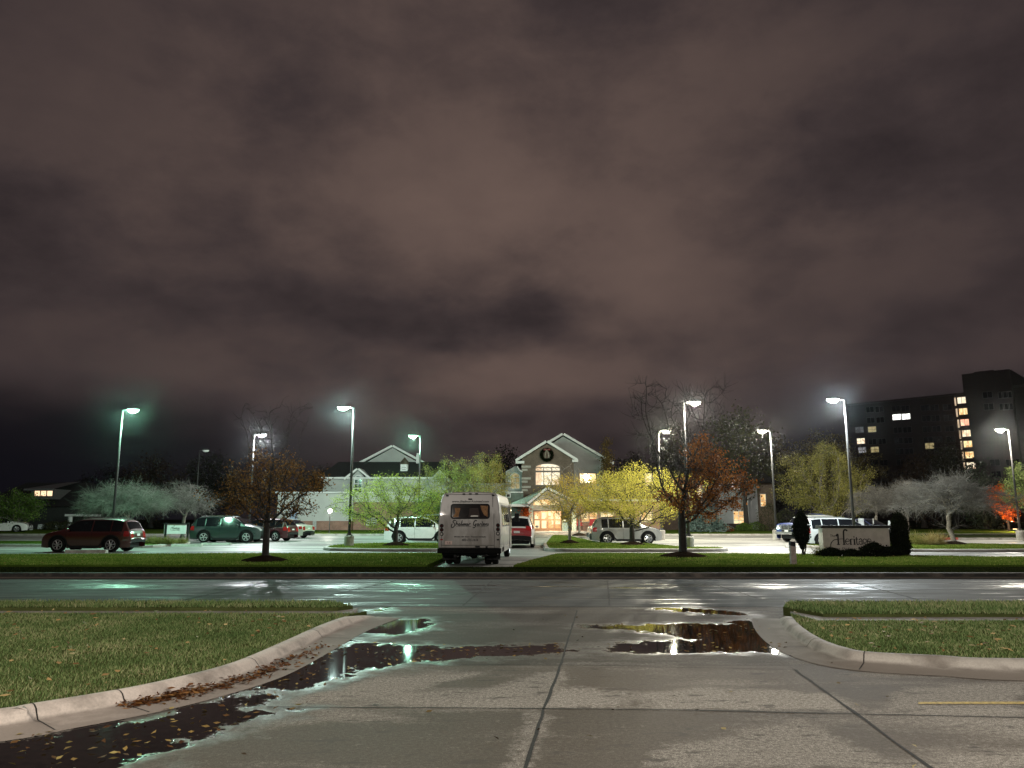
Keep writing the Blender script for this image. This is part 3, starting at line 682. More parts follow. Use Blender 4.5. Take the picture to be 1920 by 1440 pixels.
PROF = {  # (x/L from rear -.5 to front .5 , z/H)
 'suv': [(-.5, .30), (-.5, .42), (-.493, .56), (-.478, .66), (-.452, .76), (-.415, .92), (-.37, .965), (-.25, .993), (-.1, 1.0), (.04, .99), (.12, .95), (.20, .83), (.265, .705), (.31, .665), (.40, .615), (.455, .565), (.483, .50), (.497, .42), (.5, .28)],
 'boxy': [(-.5, .28), (-.5, .45), (-.495, .60), (-.487, .68), (-.468, .82), (-.45, .95), (-.41, .98), (-.25, .998), (-.05, 1.0), (.07, .985), (.13, .94), (.20, .83), (.255, .715), (.29, .69), (.40, .655), (.46, .61), (.485, .54), (.497, .42), (.5, .26)],
 'van': [(-.5, .25), (-.5, .42), (-.495, .58), (-.485, .66), (-.462, .86), (-.44, .96), (-.40, .985), (-.2, 1.0), (.05, .99), (.14, .95), (.24, .82), (.325, .66), (.37, .61), (.44, .54), (.48, .46), (.497, .36), (.5, .22)],
 'sedan': [(-.5, .30), (-.5, .42), (-.495, .56), (-.485, .655), (-.46, .685), (-.38, .705), (-.345, .72), (-.27, .86), (-.20, .955), (-.12, .99), (-.03, 1.0), (.06, .975), (.13, .88), (.23, .715), (.26, .69), (.38, .64), (.45, .58), (.485, .50), (.497, .40), (.5, .26)],
 'pickup': [(-.5, .32), (-.5, .45), (-.497, .60), (-.49, .655), (-.42, .66), (-.19, .66), (-.175, .70), (-.155, .93), (-.13, .965), (-.02, 1.0), (.08, .985), (.13, .93), (.20, .76), (.225, .72), (.30, .70), (.43, .675), (.475, .64), (.492, .56), (.499, .44), (.5, .28)],
}
def car(label, cat, X, Y, rz, kind='suv', L=4.7, W=1.85, H=1.72, col=None, wheel=.36, wx=(-.29, .305), win=None, clad=True, spokes=5, rails=True,
        tail=(.44, .62), head=(.46, .60), roof=None, name='parked_car', group='parked cars', lower=None, zoff=0.0):
    t = thing(name, label, cat, (X, Y, gz(Y) + zoff), rz, group)
    prof = [(a * L, b * H) for a, b in PROF[kind]]
    # dense arc-length samples of the profile
    seg = [0]
    for a, b in zip(prof[:-1], prof[1:]): seg.append(seg[-1] + math.dist(a, b))
    ps = smoothpath(prof, 5); S = [0]
    for a, b in zip(ps[:-1], ps[1:]): S.append(S[-1] + math.dist(a, b))
    T = S[-1]
    def P(u):
        d = u * T
        for i in range(1, len(S)):
            if S[i] >= d:
                k = (d - S[i - 1]) / max(1e-9, S[i] - S[i - 1]); return (ps[i - 1][0] + (ps[i][0] - ps[i - 1][0]) * k, ps[i - 1][1] + (ps[i][1] - ps[i - 1][1]) * k)
        return ps[-1]
    belt = 0.60 * H; cl = 0.20 if kind != 'sedan' else .17
    Rw = wheel + .07; wxs = [w * L for w in wx]
    def low(x):
        z = cl + 0.05 * max(0, (abs(x) - .38 * L) / (.12 * L))
        for w in wxs:
            if abs(x - w) < Rw: z = max(z, wheel + math.sqrt(Rw * Rw - (x - w) ** 2) * 1.0)
        return z
    def plan(x):
        e = max(0, abs(x) / (L / 2) - .62) / .38; return W / 2 * (1 - .13 * e ** 2.4)
    def hw(x, z):
        w = plan(x)
        if z > belt: w -= (z - belt) * 0.36 + (.012)
        else:
            q = (z - .2) / (belt - .2); w -= 0.035 * (1 - q) ** 2 + .02 * max(0, q - .8) * 5 * .6
        return w
    us = sorted(set([i / 90 for i in range(91)] + []))
    # finer stations at the wheel arches
    xsx = []
    for u in us: xsx.append(P(u))
    for w in wxs:
        for k in range(-7, 8): 
            xx = w + Rw * math.sin(k / 7 * PI / 2) * .999
            zt = None
            for a, b in zip(ps[:-1], ps[1:]):
                if a[0] <= xx <= b[0] and a[1] > H * .5: zt = a[1] + (b[1] - a[1]) * ((xx - a[0]) / max(1e-9, b[0] - a[0]))
            if zt: xsx.append((xx, zt))
    xsx = sorted(xsx, key=lambda p: (p[0], p[1] if p[0] < 0 else -p[1]))
    rows = []
    for x, zt in xsx:
        s = min(low(x), zt - .03); dl = min(.07, (zt - s) * .35); ze = zt - dl; row = []
        zb = min(belt, s + (ze - s) * .75)
        zsn = [s + (zb - s) * k / 7 for k in range(8)] + [zb + (ze - zb) * k / 4 for k in range(1, 5)]
        ye = hw(x, ze)
        half = [(hw(x, zz), zz) for zz in zsn] + [(ye * (1 - f), ze + dl * (1 - (1 - f) ** 3)) for f in (.06, .16, .32, .55, .8, 1.0)]
        rows.append([(x, -y, z) for y, z in half] + [(x, y, z) for y, z in reversed(half[:-1])])
    body = MB().grid(rows).build('body', col, t, smooth=True)
    def top(u, f):
        x, zt = P(u); s = min(low(x), zt - .03); dl = min(.07, (zt - s) * .35); ze = zt - dl; ye = hw(x, ze); a = 1 - abs(f)
        return Vector((x, math.copysign(ye * abs(f), f), ze + dl * (1 - (1 - a) ** 3)))
    def topo(u, f, off):
        e = 1e-3; p = top(u, f); n = (top(min(1, u + e), f) - top(u - e, f)).cross(top(u, min(1, f + .02)) - top(u, f - .02))
        n.normalize()
        if n.z < -0.3 or (abs(p.x) > .4 * L and n.x * p.x < -.0): n = -n
        return p + n * off
    def uz(z, front):
        best = None
        for i in range(400):
            u = i / 400; x, zt = P(u)
            if (x > 0) == front and (abs(x) > .2 * L) and (best is None or abs(zt - z) < best[0] - 1e-6): best = (abs(zt - z), u)
        return best[1]
    def ux(x):
        return min((abs(P(i / 400)[0] - x), i / 400) for i in range(401))[1]
    def tpatch(name, mat, u0, u1, f0, f1, off=.012, par=t, nu=6, nf=8):
        return MB().grid([[topo(u0 + (u1 - u0) * i / nu, f0 + (f1 - f0) * j / nf, off) for j in range(nf + 1)] for i in range(nu + 1)]).build(name, mat, par, smooth=True, fix=False)
    def roofz(x):
        best = 0
        for a, b in zip(ps[:-1], ps[1:]):
            if a[0] <= x <= b[0]: best = max(best, a[1] + (b[1] - a[1]) * ((x - a[0]) / max(1e-9, b[0] - a[0])))
        return best
    def spatch(name, mat, x0, x1, zl, zh, sd, off=.01, par=t, nx_=10, nz=4):
        Pp = []
        for i in range(nx_ + 1):
            x = x0 + (x1 - x0) * i / nx_; a, b = zl(x), zh(x)
            Pp.append([(x, sd * (hw(x, a + (b - a) * j / nz) + off), a + (b - a) * j / nz) for j in range(nz + 1)])
        return MB().grid(Pp).build(name, mat, par, smooth=True, fix=False)
    # glazing
    K = {'suv': dict(ws=(.115, .262), rw=(.69, .90), sw=((-.405, -.285), (-.272, -.075), (-.06, .215))),
         'boxy': dict(ws=(.125, .252), rw=(.70, .93), sw=((-.43, -.285), (-.272, -.06), (-.045, .205))),
         'van': dict(ws=(.14, .32), rw=(.68, .93), sw=((-.44, -.22), (-.205, .01), (.025, .27))),
         'sedan': dict(ws=(.07, .228), rw=(.73, .95), sw=((-.285, -.075), (-.06, .18))),
         'pickup': dict(ws=(.09, .205), rw=(.72, .92), sw=((-.13, .0), (.012, .17)))}[kind]
    if win: K = dict(K, **win)
    ua, ub = ux(K['ws'][0] * L), ux(K['ws'][1] * L)
    tpatch('windshield', M_GLASS, ua, ub, -.90, .90)
    if kind != 'sedan' and kind != 'pickup':
        tpatch('rear_window', M_GLASS, uz(K['rw'][0] * H, False), uz(K['rw'][1] * H, False), -.86, .86)
    else:
        x0, x1 = ((-.335, -.215) if kind == 'sedan' else (-.172, -.15))
        tpatch('rear_window', M_GLASS, ux(x0 * L), ux(x1 * L), -.82, .82)
    zl = lambda x: belt + .015
    for sd in (-1, 1):
        for a, b in K['sw']:
            spatch('side_window', M_GLASS, a * L, b * L, zl, lambda x: max(belt + .03, min(.935 * H, roofz(x) - .085)), sd)
        # mirror, handles, lower cladding, shut lines
        xm = K['sw'][-1][1] * L - .13
        MB().ell((xm, sd * (hw(xm, belt) + .13), belt + .09), (.08, .12, .075), 10, 6).build('mirror', col, t, smooth=True)
        for a, b in K['sw'][-2:]:
            xh = a * L + .12; zz = belt - .10
            MB().box(xh, sd * (hw(xh, zz) + .012), zz, .2, .03, .035).build('door_handle', M_CHROME if not clad else col, t)
            xs_ = b * L + .02
            spatch('door_seam', M_PLAST, xs_ - .006, xs_ + .006, lambda x: max(low(x) + .12, .33), lambda x: belt, sd, .003, nx_=1, nz=6)
        if clad:
            xa, xb = wxs[0] + Rw, wxs[1] - Rw
            spatch('sill_trim', M_PLAST, xa, xb, lambda x: low(x) - .01, lambda x: low(x) + .13, sd, .008)
            for w in wxs:
                Pp = []
                for k in range(13):
                    th = PI * k / 12; row = []
                    for rr in (Rw - .005, Rw + .055):
                        x, z = w + math.cos(th) * rr, wheel + math.sin(th) * rr
                        row.append((x, sd * (hw(x, z) + .009), z))
                    Pp.append(row)
                MB().grid(Pp).build('arch_trim', M_PLAST, t, fix=False)
        if rails:
            xr0, xr1 = (-.36 * L, .02 * L)
            yr = hw(0, .95 * H) - .08
            MB().tube([(xr0, sd * yr, roofz(xr0) - .01), (xr0 + .15, sd * yr, roofz(xr0 + .15) + .03), (xr1 - .15, sd * yr, roofz(xr1) + .03), (xr1, sd * yr, roofz(xr1) - .01)], .02, 6).build('roof_rail', M_CHROME, t)
        # lights
        f0, f1 = (.60, .97) if sd > 0 else (-.97, -.60)
        tpatch('tail_light', M_TAIL, uz(tail[0] * H, False), uz(tail[1] * H, False), f0, f1, nu=4, nf=4)
        xt = -.5 * L + .06
        spatch('tail_light', M_TAIL, xt, xt + .26, lambda x: max(tail[0] * H + .04, .0), lambda x: min(tail[1] * H, roofz(x) - .07), sd, .009, nx_=4, nz=3)
        f0, f1 = (.52, .96) if sd > 0 else (-.96, -.52)
        tpatch('headlight', M_HLAMP, uz(head[1] * H, True), uz(head[0] * H, True), f0, f1, nu=4, nf=4)
    tpatch('grille', M_PLAST, uz(.56 * H, True), uz(.36 * H, True), -.48, .48)
    tpatch('rear_bumper', M_PLAST, .002, uz(.38 * H, False), -.98, .98, .014)
    tpatch('front_bumper', M_PLAST, uz(.30 * H, True), .985, -.9, .9, .014)
    if roof: tpatch('roof', roof, ux(-.41 * L), ux(.10 * L), -.93, .93, .008, nu=14)
    if lower: tpatch('rear_panel', lower, uz(.39 * H, False), uz(.62 * H, False), -.97, .97, .010)
    up = uz(.52 * H, False)
    tpatch('number_plate', M_PLATE, uz(.47 * H, False), uz(.535 * H, False), -.2, .2, .02, nu=2, nf=2)
    tpatch('number_plate', M_PLATE, uz(.42 * H, True), uz(.36 * H, True), -.18, .18, .022, nu=2, nf=2)
    MB().box(0, 0, cl + .2, L * .9, W - .62, .36).box(0, 0, cl + .5, L * .93, W - .5, .45 if kind != 'sedan' else .3).build('underbody', M_PLAST, t)
    ty, rim, dk = wheel_mesh(wheel, spokes)
    for w in wxs:
        for sd in (-1, 1):
            wo = bpy.data.objects.new('wheel', ty); COL.objects.link(wo); wo.parent = t
            wo.location = (w, sd * (W / 2 - .13), wheel); wo.rotation_euler = (0, rnd.uniform(0, 1), 0 if sd < 0 else PI)
            for me, nm in ((rim, 'rim'), (dk, 'brake_disc')):
                c = bpy.data.objects.new(nm, me); COL.objects.link(c); c.parent = wo
    return t
def cx(px, Y, py=1005): return A(px, py, Y)[0]
P_WHITE, P_PEARL = paint('white', (.62, .62, .60)), paint('pearl', (.55, .57, .55))
P_GREEN, P_RED, P_DRED = paint('dark teal', (.016, .032, .030)), paint('deep red', (.055, .005, .004)), paint('maroon', (.05, .005, .010))
P_GREY, P_BEIGE, P_SILV = paint('warm grey', (.25, .25, .24)), paint('champagne', (.40, .41, .34)), paint('silver', (.50, .53, .54))
P_BLACK, P_BLUE, P_NAVY = paint('black', (.012, .012, .014)), paint('blue', (.012, .035, .16)), paint('navy', (.012, .018, .06))
car('deep red SUV nosing away from the bus at the near edge of the car park', 'car', -21.1, 39.6, PI, 'suv', 4.4, 1.84, 1.66, P_RED, .37, spokes=7)
car('dark teal SUV parked beside the small white sign', 'car', cx(425, 52.5), 53, 0, 'suv', 4.75, 1.92, 1.76, P_GREEN, .38, clad=True)
car('silver SUV nose just showing past the teal SUV', 'car', cx(440, 56.5), 56.5, R(4), 'suv', 4.75, 1.85, 1.68, P_SILV, .35)
car('maroon hatchback half hidden by the dark trunk', 'car', cx(497, 55.5), 55.5, PI - R(12), 'suv', 4.3, 1.8, 1.58, P_DRED, .34, clad=False, rails=False)
car('champagne sedan with its boot towards the globe lamp', 'car', cx(530, 61), 61, PI - R(20), 'sedan', 4.75, 1.82, 1.46, P_BEIGE, .33, clad=False, rails=False)
car('white SUV parked behind the small lime tree', 'car', cx(788, 51.5), 52, 0, 'suv', 4.68, 1.84, 1.72, P_WHITE, .37)
car('black SUV behind the white SUV beside the bus', 'car', cx(838, 56.5), 56.5, 0, 'boxy', 4.8, 1.9, 1.82, P_BLACK, .37)
car('white minivan with a red lower tailgate ahead of the bus', 'minivan', .38, 46.5, PI / 2 - R(2.5), 'van', 5.1, 1.96, 1.78, P_WHITE, .35, clad=False, lower=paint('red', (.30, .012, .018)), tail=(.56, .70))
car('warm grey SUV parked behind the trunk of the yellow tree', 'car', cx(1172, 50.5), 50.5, 0, 'suv', 4.45, 1.87, 1.70, P_GREY, .37, wx=(-.285, .30), spokes=6, roof=P_BLACK, win=dict(sw=((-.36, -.27), (-.255, -.06), (-.045, .215))))
car('pale silver sedan mostly hidden behind the warm grey SUV', 'car', cx(1165, 56.5), 56.5, 0, 'sedan', 4.85, 1.84, 1.48, P_SILV, .34, clad=False, rails=False)
pd = Vector((-.86, -.51)); px_, pz_ = A(1476, 1000, 53.0)
car('blue pickup truck with a chrome grille behind the dark columnar shrub', 'pickup truck', px_ - pd.x * 2.85, 53.0 - pd.y * 2.85, math.atan2(pd.y, pd.x), 'pickup', 5.8, 2.0, 1.92, P_BLUE, .41, clad=False, rails=False, wx=(-.30, .32))
car('silver SUV parked behind the monument sign', 'car', cx(1573, 46.5), 46.5, 0, 'suv', 4.65, 1.85, 1.72, P_SILV, .37)
car('pearl SUV roof showing above the silver SUV', 'car', cx(1548, 53), 53, 0, 'suv', 4.7, 1.85, 1.82, P_PEARL, .36)
car('navy sedan peeking over the monument sign below the parking signs', 'car', cx(1626, 55), 55, R(-60), 'sedan', 4.7, 1.82, 1.56, P_NAVY, .34, clad=False, rails=False)
car('pale car at the edge of view under the green tree', 'car', cx(4, 74), 74, R(15), 'sedan', 4.6, 1.8, 1.46, P_WHITE, .33, clad=False, rails=False)
# chrome bars on the pickup's nose are part of it
pk = [o for o in bpy.data.objects if o.get('label', '').startswith('blue pickup')][0]
g = MB()
for z in (.86, 1.0, 1.14): g.box(2.905, 0, z, .05, 1.1, .05)
for y in (-.55, -.18, .18, .55): g.box(2.90, y, 1.0, .045, .05, .34)
g.build('grille_bar', M_CHROME, pk); MB().box(2.87, 0, .60, .16, 1.9, .2).build('chrome_bumper', M_CHROME, pk, bevel=.03)
# wheel stops
M_STOP = mat_kerb('wheel stop concrete', (0.5, 0.48, 0.44))
for px, Y, lab in ((407, 48.7, 'teal SUV'), (450, 53.5, 'maroon hatchback'), (786, 48.6, 'white SUV'), (1119, 49.0, 'warm grey SUV rear wheel'), (1500, 45, 'silver SUV'), (165, 34.9, 'red SUV'), (352, 46.5, 'planting bed')):
    rz = R(90) if lab.startswith('warm') else 0
    t_ = MB().prism([(-.13, 0), (.13, 0), (.09, .14), (-.09, .14)], -.9, .9, 'y').build('wheel_stop', M_STOP)
    t_.location = (cx(px, Y), Y, gz(Y) + (.13 if lab.startswith('red') else .003)); t_.rotation_euler = (0, 0, R(90) - rz + (R(90) if rz else 0) - (R(90) if rz else 0))
    tag(t_, 'pale concrete wheel stop by the ' + lab, 'wheel stop', 'wheel stops in the car park')

# ------------------------------------------------------------------ the shuttle bus (local: rear at y=0, heading +y)
def build_bus():
    bx, by = A(880, 975, 27.6)
    t = thing('shuttle_bus', 'white shuttle bus seen from behind with script lettering on its back', 'bus', (bx, by and 27.6, 0.004), -R(3.6))
    t.location = (bx, 27.6, 0.004)
    MBW, bnt, bb = newmat('bus white gelcoat')
    bv = pos(bnt); g_z = bnt.nodes.new('ShaderNodeNewGeometry'); s_z = bnt.nodes.new('ShaderNodeSeparateXYZ'); bnt.links.new(g_z.outputs['Position'], s_z.inputs[0])
    grime = ramp(bnt, mathn(bnt, 'SUBTRACT', mathn(bnt, 'ADD', noise(bnt, pos(bnt, (2.5, 2.5, .7)), 1.6, 5, .65), .25), mathn(bnt, 'MULTIPLY', s_z.outputs[2], .26)), [(.22, 0.0), (.62, .7)]).outputs[0]
    bnt.links.new(mixc(bnt, grime, (.40, .395, .385), (.15, .135, .115)), bb.inputs['Base Color'])
    bnt.links.new(mathn(bnt, 'ADD', mathn(bnt, 'MULTIPLY', grime, .4), .32), bb.inputs['Roughness']); bb.inputs['Coat Weight'].default_value = .25
    Lb = 6.0
    def sec(y):
        k = min(1, max(0, y / .16)); e = .05 * (1 - math.sqrt(1 - (1 - k) ** 2)) if y < .16 else 0
        return e
    def ring(y, sh, dz=0):
        # half width at height: tapers to the roof ; rear leans in a little at the top
        out = []
        prof = [(1.10, .60), (1.115, .75), (1.115, 1.3), (1.095, 1.75), (1.05, 2.2), (1.0, 2.42), (.95, 2.50), (.80, 2.545), (.5, 2.565), (0, 2.575)]
        half = [(w - sh, z - (sh * .8 if z > 2.3 else 0) + (sh * .4 if z < .7 else 0)) for w, z in prof]
        lean = lambda z: max(0, (z - 1.5)) * .10 if y < .5 else 0
        pts = [(-w, y + lean(z), z) for w, z in half] + [(w, y + lean(z), z) for w, z in reversed(half[:-1])]
        return [(max(-9, p[0]), p[1], p[2]) for p in pts]
    rows = [ring(0, .045), ring(.02, .02), ring(.06, .004), ring(.12, 0), ring(1.5, 0), ring(3, 0), ring(4.5, 0), ring(Lb - .5, 0), ring(Lb - .1, .03), ring(Lb, .10)]
    b = MB().grid(rows); b.poly(rows[0]); b.poly(rows[-1]); b.b2(-1.09, 1.09, .08, Lb - .1, .58, .60)
    b.build('body', MBW, t, smooth=False)
    u = lambda c: (c - 630) / 476; zz = lambda c: .60 + (1050 - c) / 476
    lean = lambda z: max(0, (z - 1.5)) * .10
    def Mr(cx_, cz, off=.012):
        return Matrix.Translation((cx_, lean(cz) - off, cz)) @ Matrix.Rotation(PI / 2 - math.atan(.10 if cz > 1.5 else 0), 4, 'X')
    def rrect(w, h, r, n=5):
        p = []
        for sx, sy, a in ((1, 1, 0), (-1, 1, 90), (-1, -1, 180), (1, -1, 270)):
            p += arc(sx * (w / 2 - r), sy * (h / 2 - r), r, r, a, a + 90, n)
        return p
    # rear window: rubber frame, glass, the curtains inside and a lit gap painted as a pale plate
    cx0, cz0 = u(642), zz(441)
    M = Mr(cx0, cz0)
    def plate(name, p, mat, M, z0, z1, par=t):
        m = MB(); n = len(p); m.add([M @ Vector((a, b_, z0)) for a, b_ in p] + [M @ Vector((a, b_, z1)) for a, b_ in p], [(i, (i + 1) % n, n + (i + 1) % n, n + i) for i in range(n)])
        m.poly([M @ Vector((a, b_, z1)) for a, b_ in p]); return m.build(name, mat, par)
    fr = plate('rear_window', rrect(1.40, .535, .11), M_PLAST, M, -.02, .006)
    plate('pane', rrect(1.31, .455, .08), pm('bus rear glass', (.006, .006, .007), .04, vscale=2, spec=.6), M, .004, .010, fr)
    cur = pm('tan curtain cloth', (.26, .14, .065), .9, vscale=18, var=.5)
    plate('curtain', [(-.62, -.2), (-.42, -.2), (-.35, .11), (-.56, .12), (-.52, -.06)], cur, M, .010, .013, fr)
    plate('curtain', [(.50, -.13), (.62, -.2), (.63, .19), (.36, .2), (.41, .02)], cur, M, .010, .013, fr)
    plate('seat_back', [(-.05, -.2), (.35, -.2), (.28, .12), (-.02, .10)], pm('bus seat cloth', (.035, .022, .02), .8, vscale=9), M, .010, .012, fr)
    plate('light_gap', [(.02, -.19), (.29, -.19), (.29, -.145), (.16, -.14), (.03, -.15)], pm('pale painted light gap', (.6, .6, .56), .5), M, .012, .0145, fr)
    # seams of the rear cap
    m = MB(); pl = [(.90, .60), (.885, 1.2), (.86, 1.8), (.79, 2.46)]
    for s in (1,):
        for a, c in zip(pl[:-1], pl[1:]): m.box((a[0] + c[0]) / 2, lean((a[1] + c[1]) / 2) - .004, (a[1] + c[1]) / 2, .012, .012, abs(c[1] - a[1]) + .01, M=None)
    m.box(-.02, lean(2.47) - .006, 2.475, 1.72, .012, .014).box(-.05, -.008, .70, 1.86, .012, .012)
    m.box(-.985, -.006, .95, .012, .012, .62); m.build('cap_seam', M_PLAST, t)
    # marker lamps
    for px_, pz in ((245, 178), (528, 152), (638, 150), (745, 150), (1028, 174)):
        z = zz(pz); MB().box(u(px_), lean(z) + .0, min(z, 2.50), .095, .09, .05).build('marker_lamp', M_PLAST, t, bevel=.01)
    MB().box(u(638), lean(zz(238)) - .01, zz(238), .14, .03, .05).build('brake_lamp', M_PLAST, t, bevel=.008)
    for cxp, sd in ((163, -1), (1115, 1)):
        for czp in (682, 748, 818):
            x = u(cxp); z = zz(czp) + (0 if sd < 0 else .02)
            o = MB().lathe([(.001, -.035), (.05, -.034), (.064, -.025), (.07, .0)], 18, (x * (1.0), 0.0, z), 'y').build('tail_light', M_PLAST, t)
            MB().lathe([(.001, -.040), (.036, -.040), (.04, -.03)], 14, (x, 0, z), 'y').build('lens', pm('clear reverse lens', (.45, .44, .42), .2) if czp == 818 else pm('dark red lens', (.045, .006, .006), .15), o)
        MB().box(u(cxp + 2), -.012, zz(910), .085, .03, .045).build('reflector', M_TAIL if sd < 0 else M_PLAST, t)
    # lettering
    INK = pm('black lettering', (.012, .012, .013), .5); GREYI = pm('grey lettering', (.05, .05, .05), .5)
    z = zz(276); textmesh('www.ShalimarAssisted.com', .105, GREYI, t, Mr(u(640), z - .035, .008), shear=.25, width=1.32, bold=.003)
    # hand script name drawn with a pen: tall swash capitals, flowing small letters
    pen = MB(); M = Mr(u(640), zz(690), .004)
    def st(p, w): stroke(pen, smoothpath(p, 4), w, M, .008)
    w = .027
    st([(-.50, .20), (-.56, .21), (-.60, .15), (-.55, .10), (-.54, .03), (-.60, -.04), (-.65, -.03), (-.65, .04), (-.62, .09)], w * 1.3)      # S
    st([(-.46, .19), (-.49, .08), (-.50, .02)], w); st([(-.49, .06), (-.45, .11), (-.43, .06), (-.42, .02)], w)                                  # h
    st([(-.35, .09), (-.39, .09), (-.40, .04), (-.37, .02), (-.35, .09), (-.335, .02)], w)                                                      # a
    st([(-.27, .21), (-.30, .10), (-.31, .02)], w * 1.1)                                                                                            # l
    st([(-.27, .09), (-.28, .02)], w); st([(-.262, .125), (-.258, .135)], w * 1.2)                                                                  # i
    st([(-.24, .09), (-.25, .02), (-.22, .09), (-.20, .08), (-.21, .02), (-.175, .09), (-.155, .08), (-.16, .02)], w)                              # m
    st([(-.08, .09), (-.12, .09), (-.13, .04), (-.10, .02), (-.08, .09), (-.065, .02)], w)                                                       # a
    st([(-.03, .09), (-.04, .02)], w); st([(-.035, .06), (0, .10), (.03, .085)], w)                                                                # r
    st([(.25, .18), (.20, .21), (.14, .14), (.13, .06), (.17, .03), (.21, .08), (.22, .09), (.20, 0), (.15, -.05), (.11, -.03)], w * 1.3)        # G
    st([(.31, .09), (.27, .09), (.26, .04), (.29, .02), (.31, .09), (.325, .02)], w)
    st([(.36, .09), (.35, .02)], w); st([(.355, .06), (.38, .10), (.405, .085)], w)                                                               # r
    st([(.46, .08), (.42, .08), (.42, .03), (.45, .02), (.47, .10), (.43, .17)], w)                                                                # d
    st([(.49, .05), (.53, .07), (.515, .10), (.49, .08), (.49, .03), (.53, .02)], w)                                                              # e
    st([(.56, .09), (.55, .02)], w); st([(.555, .06), (.585, .10), (.60, .07), (.60, .02)], w)                                                    # n
    st([(.665, .09), (.63, .085), (.66, .05), (.62, .02)], w)                                                                                      # s
    st([(-.50, -.015), (.05, -.012)], w * .5); st([(.22, -.015), (.62, -.012)], w * .5)
    pen.build('lettering', INK, t, fix=False)
    z = zz(862); textmesh('450 East 16th Street   Fremont, Nebraska', .06, INK, t, Mr(u(640), z - .02, .008), shear=.2, width=1.13, bold=.002)
    z = zz(915); textmesh('402-721-1616', .115, INK, t, Mr(u(640), z - .035, .008), shear=.3, width=.58, bold=.003)
    z = zz(962); pl = MB().box(u(285), -.02, z, .25, .012, .125).build('number_plate', pm('pinkish plate', (.55, .42, .38), .5), t)
    textmesh('5-B', .08, pm('plate ink', (.10, .05, .06), .5), pl, Matrix.Translation((u(285), -.028, z - .03)) @ FACE, width=.13)
    MB().box(.30, -.018, .655, .16, .02, .05).box(.62, -.02, .64, .07, .03, .07).build('latch', M_PLAST, t)
    if False: MB().box(-.30, .004, 2.30, .012, .02, .2).box(.30, .004, 2.30, .012, .02, .2).build('drain_slot', GREYI, t)
    # bumper, hitch, underside
    MB().box(0.02, -.07, .515, 2.24, .22, .17).build('bumper', pm('black rubber bumper', (.004, .004, .004), .9, spec=.1), t, bevel=.02)
    MB().b2(-.98, .98, .1, Lb - .2, .36, .575).b2(-.55, -.45, .1, 5.5, .28, .38).b2(.45, .55, .1, 5.5, .28, .38).tube([(-.9, 1.15, .34), (.9, 1.15, .34)], .06, 8).ell((.05, 1.15, .33), (.16, .16, .15), 10, 6).build('chassis', M_PLAST, t)
    MB().tube([(.62, -.02, .36), (.62, .9, .36)], .04, 8).build('exhaust', M_PLAST, t)
    for sd in (-1, 1): MB().box(sd * .80, .72, .34, .5, .02, .34).build('mud_flap', M_PLAST, t)
    # right side: door and tall windows; left the same row of windows
    DW = pm('bus side glass', (.012, .016, .022), .06, vscale=2, spec=.7)
    for sd in (-1, 1):
        for i, y in enumerate((.75, 1.72, 2.69, 3.66)):
            f = MB(); X = 1.085
            f.poly([(sd * 1.122, y, 1.34), (sd * 1.122, y + .82, 1.34), (sd * 1.075, y + .82, 2.12), (sd * 1.075, y, 2.12)])
            o = f.build('side_window', M_PLAST, t)
            MB().poly([(sd * 1.127, y + .05, 1.39), (sd * 1.127, y + .77, 1.39), (sd * 1.080, y + .77, 2.07), (sd * 1.080, y + .05, 2.07)]).build('pane', DW, o)
    dr = MB().b2(1.112, 1.14, 4.75, 5.55, .45, 2.2).build('door', MBW, t)
    for a, c in ((4.80, 5.12), (5.18, 5.50)): MB().b2(1.141, 1.146, a, c, .95, 2.12).build('pane', DW, dr)
    # cab nose ahead of the body
    cab = MB(); rws = []
    for y, hw_, zt in ((5.95, .98, 2.0), (6.3, .97, 1.85), (6.75, .95, 1.32), (7.35, .92, 1.18), (7.6, .86, .98), (7.65, .8, .6)):
        rws.append([(-hw_, y, .5), (-hw_, y, zt - .15), (-hw_ + .12, y, zt), (hw_ - .12, y, zt), (hw_, y, zt - .15), (hw_, y, .5)])
    cab.grid(rws); cab.poly(rws[-1]); cab.build('cab', MBW, t)
    for sd in (-1, 1):
        m = MB().tube([(sd * .98, 6.35, 1.55), (sd * 1.30, 6.30, 1.72)], .018, 6); m.build('mirror_arm', M_PLAST, t)
        MB().box(sd * 1.33, 6.28, 1.68, .20, .07, .34).build('mirror', M_PLAST, t, bevel=.02)
    ty, rim, dk = wheel_mesh(.38, 8)
    for (x, y, dual) in ((-.84, 1.15, 1), (.84, 1.15, 1), (-.86, 6.85, 0), (.86, 6.85, 0)):
        wo = bpy.data.objects.new('wheel', ty); COL.objects.link(wo); wo.parent = t; wo.location = (x, y, .38); wo.rotation_euler = (0, 0, PI / 2 if x > 0 else -PI / 2)
        c = bpy.data.objects.new('rim', rim); COL.objects.link(c); c.parent = wo
        if dual:
            wo2 = bpy.data.objects.new('wheel', ty); COL.objects.link(wo2); wo2.parent = t
            wo2.location = (x - math.copysign(.26, x), y, .38); wo2.rotation_euler = (0, 0, PI / 2)
    # lower body flare with rear wheel arch on each side
    for sd in (-1, 1):
        P_ = []
        for k in range(15):
            th = PI * k / 14
            P_.append([(sd * 1.118, 1.15 + math.cos(th) * .44, .42 + math.sin(th) * .44), (sd * 1.118, 1.15 + math.cos(th) * .52, .42 + math.sin(th) * .52)])
        MB().grid(P_).build('arch_trim', MBW, t)
        MB().b2(sd * 1.10, sd * 1.116, .06, .68, .42, .60).b2(sd * 1.10, sd * 1.116, 1.62, Lb - .1, .42, .60).build('skirt', MBW, t)
        MB().box(sd * 1.116, .35, 1.05, .01, .42, .014).build('side_trim', GREYI, t)
    return t
build_bus()
